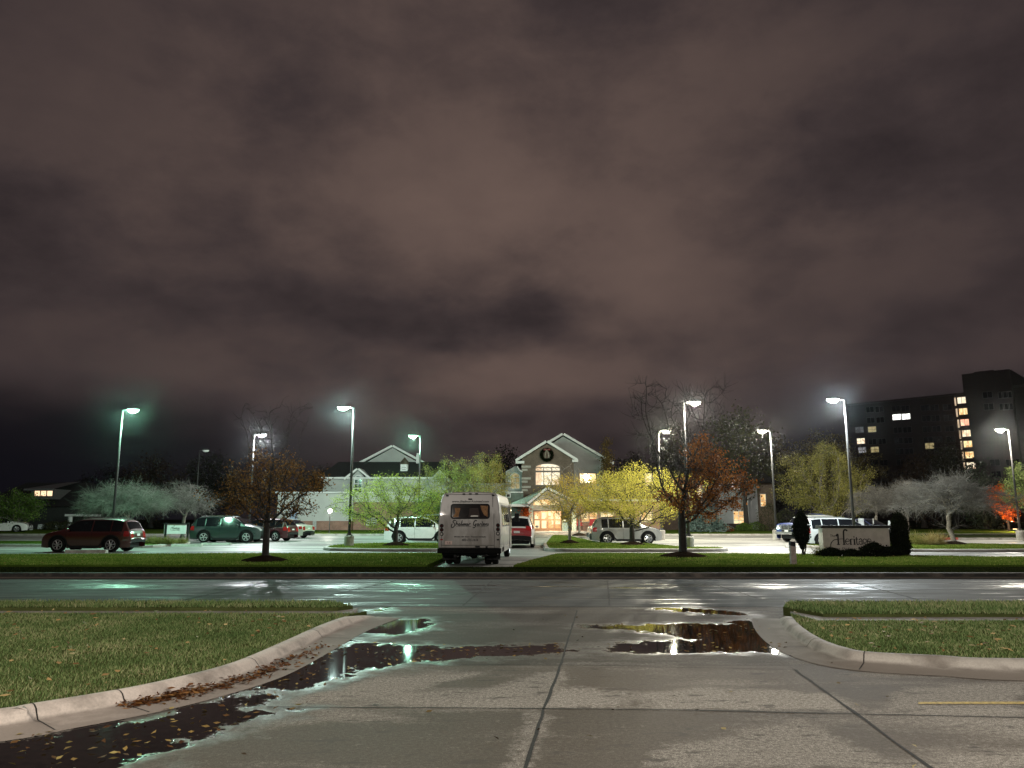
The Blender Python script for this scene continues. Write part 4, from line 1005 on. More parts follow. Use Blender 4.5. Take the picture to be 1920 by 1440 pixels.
# ------------------------------------------------------------------ trees
M_BARK = pm('dark bark', (0.022, 0.018, 0.015), 0.9, vscale=12, var=.5, bmp=.8)
M_BARK2 = pm('grey bark', (0.13, 0.115, 0.095), 0.9, vscale=12, var=.5, bmp=.8)
M_TWIG = pm('pale grey twigs', (0.12, 0.113, 0.10), 0.9, vscale=.8, var=.5, spec=.1)
L_BROWN = leafmat('brown oak leaves', [(.035, .018, .006), (.095, .047, .013), (.21, .10, .026), (.36, .19, .055)])
L_RUST = leafmat('rust leaves', [(.055, .020, .007), (.15, .052, .013), (.28, .10, .022), (.38, .16, .04)])
L_LIME = leafmat('lime and grey green leaves', [(.10, .13, .06), (.20, .25, .08), (.34, .42, .06), (.52, .60, .05)])
L_YEL = leafmat('yellow leaves', [(.18, .17, .035), (.36, .33, .055), (.54, .47, .08), (.68, .58, .15)])
L_GOLD = leafmat('golden leaves', [(.20, .15, .03), (.38, .26, .04), (.52, .36, .06), (.58, .46, .14)])
L_OLIVE = leafmat('olive yellow leaves', [(.07, .08, .02), (.20, .20, .05), (.36, .33, .09), (.48, .43, .16)])
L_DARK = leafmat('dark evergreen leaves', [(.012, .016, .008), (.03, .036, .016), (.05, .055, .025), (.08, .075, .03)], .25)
L_GREEN = leafmat('green leaves', [(.03, .06, .012), (.07, .13, .025), (.13, .22, .04), (.22, .30, .07)])
L_PINE = leafmat('bright pine needles', [(.06, .09, .025), (.13, .18, .05), (.22, .28, .09), (.32, .36, .14)], .3)
L_RED = leafmat('orange red leaves', [(.20, .025, .008), (.42, .07, .012), (.60, .14, .02), (.70, .24, .05)])
L_BLUE = leafmat('blue spruce needles', [(.045, .075, .07), (.09, .14, .13), (.15, .21, .19), (.24, .30, .27)], .2)
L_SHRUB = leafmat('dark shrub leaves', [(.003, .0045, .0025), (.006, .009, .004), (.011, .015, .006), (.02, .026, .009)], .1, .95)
L_STRAW = leafmat('straw grass blades', [(.20, .15, .05), (.36, .28, .09), (.50, .40, .16), (.58, .50, .26)], .4)
L_YGRN = leafmat('yellow green perennials', [(.08, .10, .02), (.20, .22, .05), (.32, .30, .09), (.42, .36, .14)], .4)

def colonize(rg, att, trunk_top, step, di, dk, iters=80, lean=(0, 0), wig=.12):
    n0 = max(3, int(trunk_top / step)); nodes = [np.array([lean[0] * (i / n0) ** 2, lean[1] * (i / n0) ** 2, trunk_top * i / n0]) for i in range(n0 + 1)]
    par = [-1] + list(range(n0)); Np = np.array(nodes); A_ = att.copy()
    near = np.full(len(A_), 0); nd = np.full(len(A_), 1e9)
    def upd(start):
        nonlocal near, nd
        for i in range(start, len(Np)):
            d = np.linalg.norm(A_ - Np[i], axis=1); m = d < nd; nd[m] = d[m]; near[m] = i
    upd(int(n0 * .42))
    for it in range(iters):
        act = nd < (di if it > 3 else 99)
        if not act.any(): break
        new = []
        for i in np.unique(near[act]):
            v = A_[act & (near == i)] - Np[i]; v /= (np.linalg.norm(v, axis=1)[:, None] + 1e-6)
            d = v.mean(0) + rg.normal(0, wig, 3); d[2] += .06; l = np.linalg.norm(d)
            if l < .05: continue
            q = Np[i] + d / l * step; new.append((i, q))
        if not new: break
        s = len(Np)
        for i, q in new: par.append(int(i))
        Np = np.vstack([Np] + [q[None] for _, q in new]); upd(s)
        keep = nd > dk; A_, near, nd = A_[keep], near[keep], nd[keep]
        if len(A_) == 0 or len(Np) > 2600: break
    return Np, par, n0
def crownpts(rg, n, c, r, shape='ell', hollow=.0):
    """points filling a lumpy crown"""
    p = rg.normal(size=(n * 3, 3)); p /= np.linalg.norm(p, axis=1)[:, None]
    lump = 1 + .22 * np.sin(p[:, 0] * 5 + c[0]) * np.sin(p[:, 1] * 4 + 1) + .16 * np.sin(p[:, 2] * 7 + p[:, 0] * 6 + 2)
    rad = (hollow ** 3 + rg.uniform(0, 1, n * 3) * (1 - hollow ** 3)) ** (1 / 3) * lump
    q = p * rad[:, None]
    if shape == 'flatbase': q = q[q[:, 2] > -.55]
    if shape == 'umbrella': q = q[(q[:, 2] > -.25 - .25 * (q[:, 0] ** 2 + q[:, 1] ** 2))]
    if shape == 'cone':
        k = (1 - (q[:, 2] + 1) / 2) * 1.25 + .12; q[:, 0] *= k; q[:, 1] *= k
    q = q[:n]; return q * np.array(r) + np.array(c)
def skel_mesh(name, Np, par, mat, parent, r_base, r_tip, rmin, sides=6, pw=2.2, rmax=9e9):
    n = len(Np); ch = [[] for _ in range(n)]
    for i, p in enumerate(par):
        if p >= 0: ch[p].append(i)
    w = np.zeros(n)
    for i in range(n - 1, -1, -1): w[i] = sum(w[c] for c in ch[i]) if ch[i] else 1.0
    rad = r_tip + (r_base - r_tip) * (w / w[0]) ** (1 / pw) * (1 - .5 * np.clip(Np[:, 2] / Np[:, 2].max(), 0, 1))
    mb = MB(); starts = [(0, None)]
    while starts:
        s, p = starts.pop(); chain = [s] if p is None else [p, s]; rr = [rad[s]] if p is None else [min(rad[p], rad[s] * 1.15), rad[s]]
        cur = s
        while ch[cur]:
            k = sorted(ch[cur], key=lambda c: -w[c])
            for c in k[1:]: starts.append((c, cur))
            cur = k[0]; chain.append(cur); rr.append(rad[cur])
        if rmin < rr[0 if len(rr) < 2 else 1] <= rmax and len(chain) > 1:
            if p is None: rr[0] *= 1.45; rr[1] *= 1.1
            mb.tube([Np[i] for i in chain], rr, sides if rr[0] > .03 else 4, cap=False)
    return mb.build(name, mat, parent, smooth=True, fix=False), rad, w
def leaves(rg, C, L, W_, droop=.3):
    n = len(C); a = rg.normal(size=(n, 3)); a[:, 2] -= droop; a /= np.linalg.norm(a, axis=1)[:, None]
    b = np.cross(a, rg.normal(size=(n, 3))); b /= np.linalg.norm(b, axis=1)[:, None] + 1e-9
    l = (L * rg.uniform(.6, 1.3, n))[:, None]; w = (W_ * rg.uniform(.6, 1.3, n))[:, None]; nn = np.cross(a, b) * l * .15
    V = np.stack([C - a * l * .5, C + b * w * .5 + nn, C + a * l * .5, C - b * w * .5 + nn], 1).reshape(-1, 3)
    return V, np.arange(4 * n).reshape(-1, 4)
def twigs(rg, S0, D0, length, r, k=4, spread=.6, gravity=-.05, flat=1.0):
    """curved 3-sided twigs"""
    n = len(S0); d = D0 + rg.normal(0, spread, (n, 3)); d[:, 2] *= flat; d /= np.linalg.norm(d, axis=1)[:, None]
    L = length * rg.uniform(.5, 1.3, n)[:, None]; P = [S0]; dd = d.copy()
    for i in range(k):
        dd = dd + rg.normal(0, .28, (n, 3)); dd[:, 2] += gravity; dd /= np.linalg.norm(dd, axis=1)[:, None]; P.append(P[-1] + dd * L / k)
    P = np.stack(P, 1)
    a = np.cross(d, rg.normal(size=(n, 3))); a /= np.linalg.norm(a, axis=1)[:, None] + 1e-9; b = np.cross(d, a)
    rr = r * np.linspace(1, .3, k + 1); rings = []
    for s in range(3):
        t = 2 * PI * s / 3; rings.append(P + (a * math.cos(t) + b * math.sin(t))[:, None, :] * rr[None, :, None])
    V = np.stack(rings, 2)              # n,k+1,3,3
    idx = np.arange(n * (k + 1) * 3).reshape(n, k + 1, 3)
    F_ = np.concatenate([np.stack([idx[:, :-1, s], idx[:, :-1, (s + 1) % 3], idx[:, 1:, (s + 1) % 3], idx[:, 1:, s]], -1).reshape(-1, 4) for s in range(3)])
    return V.reshape(-1, 3), F_
def tree(label, X, Y, H, crown, leafm=None, bark=M_BARK, seed=1, trunk=None, r=.12, natt=420, nleaf=4000, lsize=.10, bare=None, group=None,
         shape='ell', z=None, step=None, leafbox=None, twig=None, lean=(0, 0), name='tree', cat='tree', spread=.22, limb_mat=None, tip=.008, hollow=.25, mulch=0.0, twmat=None, tw_len=.7, tw_grav=-.05, pw=1.8, wig=.12, clump=None):
    """crown = (half width x, half width y, z low, z high, offset x, offset y); leaves only where leafbox(p) is True"""
    rg = np.random.default_rng(seed); t = thing(name, label, cat, (X, Y, gz(Y) + (.15 if z is None else z)), 0, group)
    wx, wy, z0, z1 = crown[:4]; ox, oy = (crown[4], crown[5]) if len(crown) > 4 else (0, 0)
    c = (ox, oy, (z0 + z1) / 2); att = crownpts(rg, natt, c, (wx, wy, (z1 - z0) / 2), shape, hollow)
    if bare is not None: att = np.vstack([att, bare(rg)])
    st = step or max(.14, H / 38)
    Np, par, n0 = colonize(rg, att, trunk if trunk else z0 + .15 * (z1 - z0), st, st * 9, st * 1.6, lean=lean, wig=wig)
    _, rad, w = skel_mesh('trunk', Np, par, bark, t, r, tip, 0, 8, pw)
    thin = np.where((w <= 14) & (np.arange(len(Np)) > n0))[0]
    if leafm is not None and nleaf:
        thin_ = thin if clump is None else rg.choice(thin, int(len(thin) * clump), replace=False)
        ids = thin_ if leafbox is None else thin_[[leafbox(p) for p in Np[thin_]]]
        pick = rg.choice(ids, nleaf); C = Np[pick] + rg.normal(0, spread, (nleaf, 3)) * np.array([1, 1, .8])
        V, Fc = leaves(rg, C, lsize, lsize * .72)
        npmesh('crown', V, Fc, leafm, t, {'v': np.repeat(np.clip(rg.normal(.5, .25, nleaf), 0, 1), 4)})
    if twig:
        pick = rg.choice(thin, twig); D = Np[pick] - Np[[max(0, par[i]) for i in pick]]; D /= np.linalg.norm(D, axis=1)[:, None] + 1e-9
        V, Fc = twigs(rg, Np[pick], D, tw_len, .010, 4, .65, tw_grav, .45 if shape == 'umbrella' else 1)
        npmesh('crown', V, Fc, twmat or bark, t)
    if mulch:
        m = MB(); nA = 28; ring = [[(mulch * f * math.cos(2 * PI * j / nA) * (1 + .1 * math.sin(j * 2.3 + seed)), mulch * f * math.sin(2 * PI * j / nA) * (1 + .1 * math.sin(j * 1.7)), h) for j in range(nA + 1)] for f, h in ((1.0, -.03), (.9, .05), (.5, .14), (.15, .2))]
        o = m.grid(ring).build('mulch_ring', M_MULCH, t, smooth=True)
    return t
def at_w(px0, px1, Y): return A(px0, 950, Y)[0], A(px1, 950, Y)[0]
def tz(py, Y, z=None): return A(960, py, Y)[1] - gz(Y) - (.15 if z is None else z)

# the two dark trees on the far lawn
Y = 27.9; X = A(497, 1050, Y)[0]
def bare1(rg):
    p = rg.uniform(0, 1, (170, 3)); a = (p[:, 0] - .5) * 2; zt = 3.6 + p[:, 2] * 2.0
    return np.column_stack([a * (.3 + (zt - 3.4) * .62), (p[:, 1] - .5) * 2.2, zt])
tree('brown leaved tree with a bare top on the far lawn before the teal SUV', X, Y, 5.6, (2.05, 1.9, 1.35, 3.75, .12, 0), L_BROWN, M_BARK, 11, 1.5, .125, 480, 6000, .085, bare1, step=.16, wig=.07, pw=1.7, clump=.33, leafbox=lambda p: p[2] < 3.8, spread=.15, mulch=.8, tip=.006, twig=500, tw_len=.5, tw_grav=.08)
Y = 31.2; X = A(1281, 1040, Y)[0]
def bare2(rg):
    p = rg.uniform(0, 1, (420, 3)); a = (p[:, 0] - .5) * 2; zt = 2.6 + p[:, 2] * 4.2
    return np.column_stack([a * (1.1 + (zt - 2.6) * .25) - .1, (p[:, 1] - .5) * 2.8, zt])
tree('big tree with a black trunk, rust leaves on one side and long bare upper branches', X, Y, 6.6, (2.15, 1.9, 1.5, 4.4, .85, 0), L_RUST, M_BARK, 23, 1.7, .165, 420, 6500, .09, bare2, step=.17, wig=.05, pw=1.8, clump=.33,
     leafbox=lambda p: (p[0] > .25 and p[2] < 4.6) or p[2] < 2.55 and p[0] < .6, spread=.15, mulch=.95, tip=.006, twig=1500, tw_len=.6, tw_grav=.12)
# trees on the car park islands
Y = 44.5; x0, x1 = at_w(632, 838, Y); X = A(742, 1000, Y)[0]
tree('small lime green tree on the island in front of the white SUV', X, Y, 4.4, ((x1 - x0) / 2, 2.6, .9, tz(889, Y), (x0 + x1) / 2 - X, 0), L_LIME, M_BARK, 31, .95, .14, 620, 17000, .068, spread=.18, clump=.5, mulch=.75, tip=.006)
Y = 45.5; x0, x1 = at_w(1092, 1312, Y); X = A(1185, 1000, Y)[0]
tree('bright yellow tree standing in front of the warm grey SUV', X, Y, 5.2, ((x1 - x0) / 2, 2.8, 1.1, tz(872, Y), (x0 + x1) / 2 - X, 0), L_YEL, M_BARK, 37, 1.1, .16, 700, 24000, .07, spread=.2, clump=.5, mulch=.75, tip=.006)
Y = 48; x0, x1 = at_w(1012, 1128, Y); X = A(1068, 1000, Y)[0]
tree('slender golden tree beside the entrance drive with a thinly leaved top', X, Y, 4.6, ((x1 - x0) / 2, 1.6, 1.2, tz(868, Y), (x0 + x1) / 2 - X, 0), L_GOLD, M_BARK2, 41, 1.0, .10, 380, 8000, .068, spread=.22, mulch=.6, tip=.007, leafbox=lambda p: p[2] < 4.0, twig=200, tw_len=.5, tw_grav=.05)
Y = 62; X = A(1086, 990, Y)[0]
tree('olive tree at the far end of the entrance island before the lit windows', X, Y, 5.0, (2.0, 1.8, 1.4, 4.2), L_OLIVE, M_BARK2, 43, 1.2, .10, 240, 1800, .12, spread=.22, mulch=.6)
# trees on the lawn before the white wing, above the bus
Y = 68; x0, x1 = at_w(800, 905, Y)
tree('yellow green tree between the white SUV and the bus', (x0 + x1) / 2, Y, 6.2, ((x1 - x0) / 2 + .3, 2.4, 1.8, tz(862, Y)), L_OLIVE, M_BARK2, 47, 1.4, .14, 520, 15000, .085, spread=.22, clump=.35)
Y = 66; x0, x1 = at_w(868, 962, Y)
tree('tall golden olive tree rising over the bus roof', (x0 + x1) / 2, Y, 7.0, ((x1 - x0) / 2 + .2, 2.3, 1.8, tz(848, Y)), leafmat('golden olive leaves', [(.09, .085, .025), (.22, .19, .05), (.36, .29, .08), (.46, .38, .15)]), M_BARK2, 53, 1.4, .14, 520, 15000, .085, spread=.22, clump=.35)
Y = 60; x0, x1 = at_w(775, 850, Y)
tree('low bright green tree tucked behind the white SUV roof', (x0 + x1) / 2, Y, 3.6, ((x1 - x0) / 2, 1.4, 1.3, tz(922, Y)), L_GREEN, M_BARK2, 59, 1.1, .09, 260, 4500, .11, spread=.2, z=.02)
# pale leafless crabapples
Y = 54; x0, x1 = at_w(166, 318, Y)
tree('broad green tinged crabapple of fine twigs behind the red SUV', (x0 + x1) / 2, Y, 4.0, ((x1 - x0) / 2 + .2, 2.6, .9, tz(908, Y)), None, M_BARK2, 61, .8, .15, 520, 0, .1, shape='umbrella', twig=5700, twmat=pm('pale green grey twigs', (.17, .18, .15), .9, vscale=.8, var=.5, spec=.1), tw_len=.85, tw_grav=-.02, cat='tree', name='crabapple_tree', tip=.004, pw=1.5)
Y = 57; x0, x1 = at_w(290, 402, Y)
tree('whiter crabapple of bare twigs above the small white sign', (x0 + x1) / 2, Y, 4.0, ((x1 - x0) / 2, 2.2, 1.0, tz(908, Y)), None, M_BARK2, 67, .9, .14, 420, 0, .1, shape='umbrella', twig=3300, twmat=M_TWIG, tw_len=.7, name='crabapple_tree', tip=.004, pw=1.5)
Y = 46.2; x0, x1 = at_w(1700, 1872, Y); X = A(1787, 1000, Y)[0]
tree('pale spreading bare crabapple alone on the grass island', X, Y, 4.2, ((x1 - x0) / 2 + .1, 2.6, .95, tz(892, Y), (x0 + x1) / 2 - X, 0), None, pm('pale grey bark', (.22, .19, .15), .9, vscale=12, var=.4, bmp=.8), 71, .95, .15, 640, 0, .1, shape='umbrella', twig=4200, twmat=M_TWIG, tw_len=.85, tw_grav=-.03, name='crabapple_tree', tip=.004, pw=1.5, lean=(-.25, 0), mulch=.7)
for k, (a, b, Y, top, lab) in enumerate(((1600, 1680, 59, 912, 'bare crabapple behind the silver SUV and first parking signs'), (1655, 1742, 61, 905, 'bare crabapple in the shade between the parking signs and the pale island tree'))):
    x0, x1 = at_w(a, b, Y)
    tree(lab, (x0 + x1) / 2, Y, 4.0, ((x1 - x0) / 2, 2.2, 1.0, tz(top, Y)), None, M_BARK2, 73 + k, 1.0, .13, 380, 0, .1, shape='umbrella', twig=1950, twmat=M_TWIG, tw_len=.7, name='crabapple_tree', tip=.004, pw=1.5)
# far lit trees
Y = 72; x0, x1 = at_w(1470, 1640, Y)
tree('large yellow olive tree behind the pickup and the lamp', (x0 + x1) / 2, Y, 8.5, ((x1 - x0) / 2, 3.2, .9, tz(832, Y)), L_OLIVE, M_BARK2, 81, 1.4, .2, 700, 22000, .11, spread=.3, clump=.35, z=.1)
Y = 86; x0, x1 = at_w(1455, 1650, Y)
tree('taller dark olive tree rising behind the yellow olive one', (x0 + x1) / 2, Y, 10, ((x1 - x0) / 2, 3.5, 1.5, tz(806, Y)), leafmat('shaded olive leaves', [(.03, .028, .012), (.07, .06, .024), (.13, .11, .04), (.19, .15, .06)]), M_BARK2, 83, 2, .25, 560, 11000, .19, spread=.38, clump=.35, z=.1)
Y = 74; x0, x1 = at_w(-8, 82, Y)
tree('green tree before the dark house with the lit dormer', (x0 + x1) / 2, Y, 5.5, ((x1 - x0) / 2, 2.2, .9, tz(918, Y)), L_GREEN, M_BARK2, 87, 1.1, .15, 420, 6500, .13, spread=.25, z=.02)
Y = 63; x0, x1 = at_w(1886, 1960, Y)
tree('bright pine with tufted branches under the lamp', (x0 + x1) / 2, Y, 6, ((x1 - x0) / 2, 1.6, 1.8, tz(868, Y)), L_PINE, M_BARK, 89, 1.6, .14, 260, 4600, .13, spread=.16, z=.12, name='pine_tree')
Y = 76; x0, x1 = at_w(1862, 1912, Y)
tree('orange red tree lit by an added flood lamp before the apartment block', (x0 + x1) / 2, Y, 4.5, ((x1 - x0) / 2 + .3, 1.4, 1.2, tz(906, Y)), L_RED, M_BARK, 97, 1.0, .11, 300, 4200, .15, spread=.2, z=.12)
Y = 83.5; x0, x1 = at_w(1128, 1152, Y)
tree('small rusty columnar tree beside the white gable', (x0 + x1) / 2, Y, 10.5, ((x1 - x0) / 2, 1.0, 4.0, tz(822, Y)), leafmat('dull amber leaves', [(.05, .035, .012), (.10, .07, .02), (.18, .12, .035), (.24, .17, .06)]), M_BARK, 101, 4, .16, 220, 1700, .2, spread=.25, z=.1)
# dark trees behind the buildings
L_NIGHT = leafmat('night tree leaves', [(.008, .009, .006), (.018, .020, .012), (.032, .033, .018), (.05, .045, .022)], .25)
L_NIGHTB = leafmat('night brown leaves', [(.012, .008, .005), (.028, .018, .009), (.045, .028, .014), (.065, .042, .02)], .25)
for k, (a, b, Y, top, m, lab) in enumerate((
        (1330, 1466, 79.5, 768, L_DARK, 'tall grey green tree towering over the cottage'), (1215, 1345, 100, 805, L_DARK, 'tall dark tree between the yellowish lamp and the cottage'),
        (1800, 1890, 84, 868, leafmat('dim conifer needles', [(.012, .02, .012), (.028, .042, .024), (.045, .065, .036), (.07, .09, .05)], .2), 'dim conifer behind the pale island crabapple'),
        (1660, 1800, 95, 850, L_NIGHTB, 'dark brownish tree at the foot of the apartment block'), (1750, 1830, 92, 838, L_NIGHT, 'dark tree hiding the lowest lit stair windows'),
        (225, 345, 98, 858, L_NIGHTB, 'dim brown tree far behind the green tinged crabapple'), (330, 455, 104, 852, L_NIGHT, 'dim tree behind the unlit lamp post'),
        (560, 640, 118, 872, L_NIGHT, 'dark tree beyond the black roof of the white wing'), (1150, 1235, 112, 846, L_NIGHT, 'dark tree in the gap past the white gable'),
        (150, 260, 120, 880, L_NIGHT, 'dark tree beyond the house with the lit dormer'), (905, 985, 108, 842, L_NIGHT, 'dark tree showing over the golden olive crown'),
        (1420, 1490, 110, 838, L_NIGHT, 'dark tree behind the lamp by the pickup'))):
    x0, x1 = at_w(a, b, Y); wx = (x1 - x0) / 2; zt = tz(top, Y, .1)
    tree(lab, (x0 + x1) / 2, Y, zt, (wx, wx * .7, zt * (.36 if 'cottage' in lab and 'tower' in lab else .12), zt), m, M_BARK, 200 + k, zt * .2, .25, 300, 5200, .27, spread=.6, z=.1, step=.5, shape='cone' if 'conifer' in lab else 'ell')

# ------------------------------------------------------------------ shrubs and perennials
def shrub(label, X, Y, r, h, leafm, n, ls, seed, z=.13, prof=None, name='shrub', stem=0.0, group=None, tuft=None):
    rg = np.random.default_rng(seed); t = thing(name, label, 'shrub', (X, Y, gz(Y) + z), 0, group)
    u = rg.uniform(0, 1, n); th = rg.uniform(0, 2 * PI, n)
    pr = np.interp(u, *zip(*(prof or ((0, .75), (.3, 1), (.7, .8), (1, .15)))))
    lump = 1 + .16 * np.sin(th * 3 + u * 9 + seed) + .13 * np.sin(th * 7 - u * 17 + seed) + .08 * np.sin(th * 13 + u * 31)
    rr = pr * lump * np.sqrt(rg.uniform(.35, 1, n))
    C = np.column_stack([np.cos(th) * rr * r[0], np.sin(th) * rr * r[1], stem + u * (h - stem) * (1 + rg.normal(0, .05, n) + np.where(rg.uniform(0, 1, n) < .06, rg.uniform(0, .22, n), 0))])
    V, Fc = leaves(rg, C, ls, ls * .55, -.3)
    npmesh('foliage', V, Fc, leafm, t, {'v': np.repeat(rg.uniform(0, 1, n), 4)})
    MB().tube([(0, 0, -.02), (.01, 0, stem + .2 * h), (0, .01, h * .8)], [.05, .04, .015], 6).build('stem', M_BARK, t)
    if stem: MB().tube([(.05, 0, -.02), (.14, 0, stem * 1.3), (.2, 0, h * .5)], [.035, .03, .01], 6).build('stem', M_BARK, t)
    return t
Y = 32.6
X = A(1505, 1030, Y)[0]
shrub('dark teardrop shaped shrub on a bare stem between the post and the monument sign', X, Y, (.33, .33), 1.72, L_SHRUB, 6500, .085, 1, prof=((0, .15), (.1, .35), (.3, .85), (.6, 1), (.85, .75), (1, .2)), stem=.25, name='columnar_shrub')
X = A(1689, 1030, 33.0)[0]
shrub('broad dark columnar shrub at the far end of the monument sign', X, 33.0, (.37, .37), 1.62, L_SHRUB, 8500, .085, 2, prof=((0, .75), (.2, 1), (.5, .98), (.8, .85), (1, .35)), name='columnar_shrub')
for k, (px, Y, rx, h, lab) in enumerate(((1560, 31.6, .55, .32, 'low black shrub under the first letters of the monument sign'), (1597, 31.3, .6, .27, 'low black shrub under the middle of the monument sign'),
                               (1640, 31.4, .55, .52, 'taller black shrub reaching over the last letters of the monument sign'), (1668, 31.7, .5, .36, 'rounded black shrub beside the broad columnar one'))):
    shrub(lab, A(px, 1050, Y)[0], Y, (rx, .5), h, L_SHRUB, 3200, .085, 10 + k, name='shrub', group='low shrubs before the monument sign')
def tuft(label, X, Y, r, h, mat, n, seed, z=.14, name='ornamental_grass', cat='plant', wid=.012, group=None):
    rg = np.random.default_rng(seed); th = rg.uniform(0, 2 * PI, n); d = rg.uniform(.1, 1, n); S0 = np.column_stack([np.cos(th) * d * r * .3, np.sin(th) * d * r * .3, np.zeros(n)])
    D0 = np.column_stack([np.cos(th) * d * .8, np.sin(th) * d * .8, np.full(n, 1.0)])
    V, Fc = twigs(rg, S0, D0, h, wid, 4, .18, -.16)
    o = npmesh(name, V, Fc, mat, None, {'v': np.repeat(rg.uniform(0, 1, n), 15)}); o.location = (X, Y, gz(Y) + z)
    return tag(o, label, cat, group)
tuft('dark wispy grass clump at the near corner of the monument sign', A(1537, 1040, 31.9)[0], 31.9, .5, .55, L_YGRN, 240, 3, wid=.006)
for k, (px, Y, h, m, lab) in enumerate(((1712, 47, .62, L_YGRN, 'rusty perennial clump nearest the columnar shrub'), (1727, 45.6, .45, L_YGRN, 'low yellow green clump in the island bed'),
                                 (1745, 45.4, .55, L_STRAW, 'straw coloured grass clump in the middle of the island bed'), (1758, 45.8, .62, L_STRAW, 'tallest straw grass clump nearest the pale bare tree'))):
    tuft(lab, A(px, 1010, Y)[0], Y, .75, h * 1.2, m, 420, 20 + k, group='perennials in the island bed')
for k, (px, Y, h, lab) in enumerate(((285, 47.5, .4, 'yellow perennials at the corner by the red SUV tail'), (300, 46.6, .42, 'pale yellow perennials in front of the small white sign'), (318, 46.8, .36, 'low yellow perennials under the small white sign post'), (340, 47.6, .32, 'sparse perennials beside the teal SUV tail'))):
    tuft(lab, A(px, 1010, Y)[0], Y, .8, h * 1.2, L_YGRN, 360, 40 + k, group='perennials around the small white sign')
m = MB(); bed = [G(270, 1018), G(350, 1018), G(360, 1011), G(275, 1010)]
# blue spruce and cottage beds
Y = 73
shrub('spreading blue spruce in front of the cottage wall', A(1322, 985, Y)[0], Y, (2.0, 1.4), 2.1, L_BLUE, 5200, .17, 51, z=.1, prof=((0, 1), (.3, .95), (.6, .7), (.85, .4), (1, .1)), name='blue_spruce')
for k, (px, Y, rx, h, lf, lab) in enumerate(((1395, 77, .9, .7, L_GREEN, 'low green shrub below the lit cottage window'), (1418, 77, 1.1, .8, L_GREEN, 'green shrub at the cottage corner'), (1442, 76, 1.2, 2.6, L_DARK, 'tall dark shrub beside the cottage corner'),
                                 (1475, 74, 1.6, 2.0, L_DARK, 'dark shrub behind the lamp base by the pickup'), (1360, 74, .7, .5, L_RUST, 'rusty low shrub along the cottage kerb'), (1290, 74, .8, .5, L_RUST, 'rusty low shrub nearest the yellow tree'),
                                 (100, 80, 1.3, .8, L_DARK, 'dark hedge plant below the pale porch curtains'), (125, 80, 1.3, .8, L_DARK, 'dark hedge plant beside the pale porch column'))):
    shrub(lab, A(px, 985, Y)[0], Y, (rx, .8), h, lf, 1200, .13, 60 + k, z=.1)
# ------------------------------------------------------------------ buildings
def siding(name, col, pitch=.2):
    if name in _mc: return _mc[name]
    m, nt, b = newmat(name); v = pos(nt)
    w = nt.nodes.new('ShaderNodeTexWave'); w.wave_type = 'BANDS'; w.bands_direction = 'Z'; w.wave_profile = 'SAW'; w.inputs['Scale'].default_value = 1 / pitch / 3.1416 * .5 * 3.14
    nt.links.new(v, w.inputs['Vector'])
    n = noise(nt, v, 1.2, 4)
    nt.links.new(ramp(nt, n, [(.3, tuple(c * .88 for c in col)), (.7, col)]).outputs[0], b.inputs['Base Color'])
    b.inputs['Roughness'].default_value = .6; bump(nt, b, w.outputs['Fac'], .9, .05)
    _mc[name] = m; return m
def brickmat(name, c1, c2, mortar):
    if name in _mc: return _mc[name]
    m, nt, b = newmat(name)
    g = nt.nodes.new('ShaderNodeNewGeometry'); sx = nt.nodes.new('ShaderNodeSeparateXYZ'); nt.links.new(g.outputs['Position'], sx.inputs[0])
    cb = nt.nodes.new('ShaderNodeCombineXYZ'); nt.links.new(mathn(nt, 'ADD', sx.outputs[0], sx.outputs[1]), cb.inputs[0]); nt.links.new(sx.outputs[2], cb.inputs[1])
    br = N(nt, 'ShaderNodeTexBrick', Scale=4.0, Color1=(*c1, 1), Color2=(*c2, 1), Mortar=(*mortar, 1)); br.inputs['Mortar Size'].default_value = .018
    nt.links.new(cb.outputs[0], br.inputs['Vector'])
    n = noise(nt, pos(nt), 1.5, 4); st = ramp(nt, n, [(.35, .72), (.7, 1.05)]).outputs[0]
    mu = nt.nodes.new('ShaderNodeVectorMath'); mu.operation = 'MULTIPLY'; nt.links.new(br.outputs[0], mu.inputs[0]); nt.links.new(st, mu.inputs[1])
    nt.links.new(mu.outputs[0], b.inputs['Base Color']); b.inputs['Roughness'].default_value = .85
    bump(nt, b, br.outputs['Fac'], -.4, .02); _mc[name] = m; return m
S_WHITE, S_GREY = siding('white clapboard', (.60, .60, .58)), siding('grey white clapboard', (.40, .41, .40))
S_BLUEW = siding('cottage clapboard', (.30, .315, .33))
B_RED, B_TAN = brickmat('red brick', (.26, .12, .085), (.34, .17, .12), (.30, .27, .24)), brickmat('brown brick', (.095, .068, .050), (.14, .10, .074), (.12, .10, .085))
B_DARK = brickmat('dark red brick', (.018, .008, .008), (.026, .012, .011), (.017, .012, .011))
M_ROOF = pm('black shingle roof', (.006, .006, .007), .9, vscale=5, var=.4, bmp=.6)
M_TRIM = pm('white trim paint', (.55, .56, .55), .5, vscale=2, var=.12)
M_GREENR = pm('pale green metal roof', (.34, .52, .44), .4, .2, vscale=2, var=.15)
M_GREENW = pm('green grey wall', (.10, .13, .11), .7, vscale=2)
M_NIGHTGL = pm('dark window glass', (.012, .014, .02), .06, vscale=2, spec=.7)
M_BEIGE = pm('beige entrance beam', (.36, .31, .25), .7, vscale=3)
E_WARM = litpane('warm lit room', (.85, .46, .17), (1.0, .78, .42), 1.1, 2.2)
E_DOOR = litpane('lit lobby behind the doors', (.70, .32, .10), (1.0, .74, .40), 1.2, 2.4)
E_PALE = litpane('pale lit room', (.95, .66, .40), (1.0, .86, .62), 1.05, 1.2)
E_DIM = litpane('dim lit room', (.42, .33, .14), (.60, .50, .26), .55, 1.8)
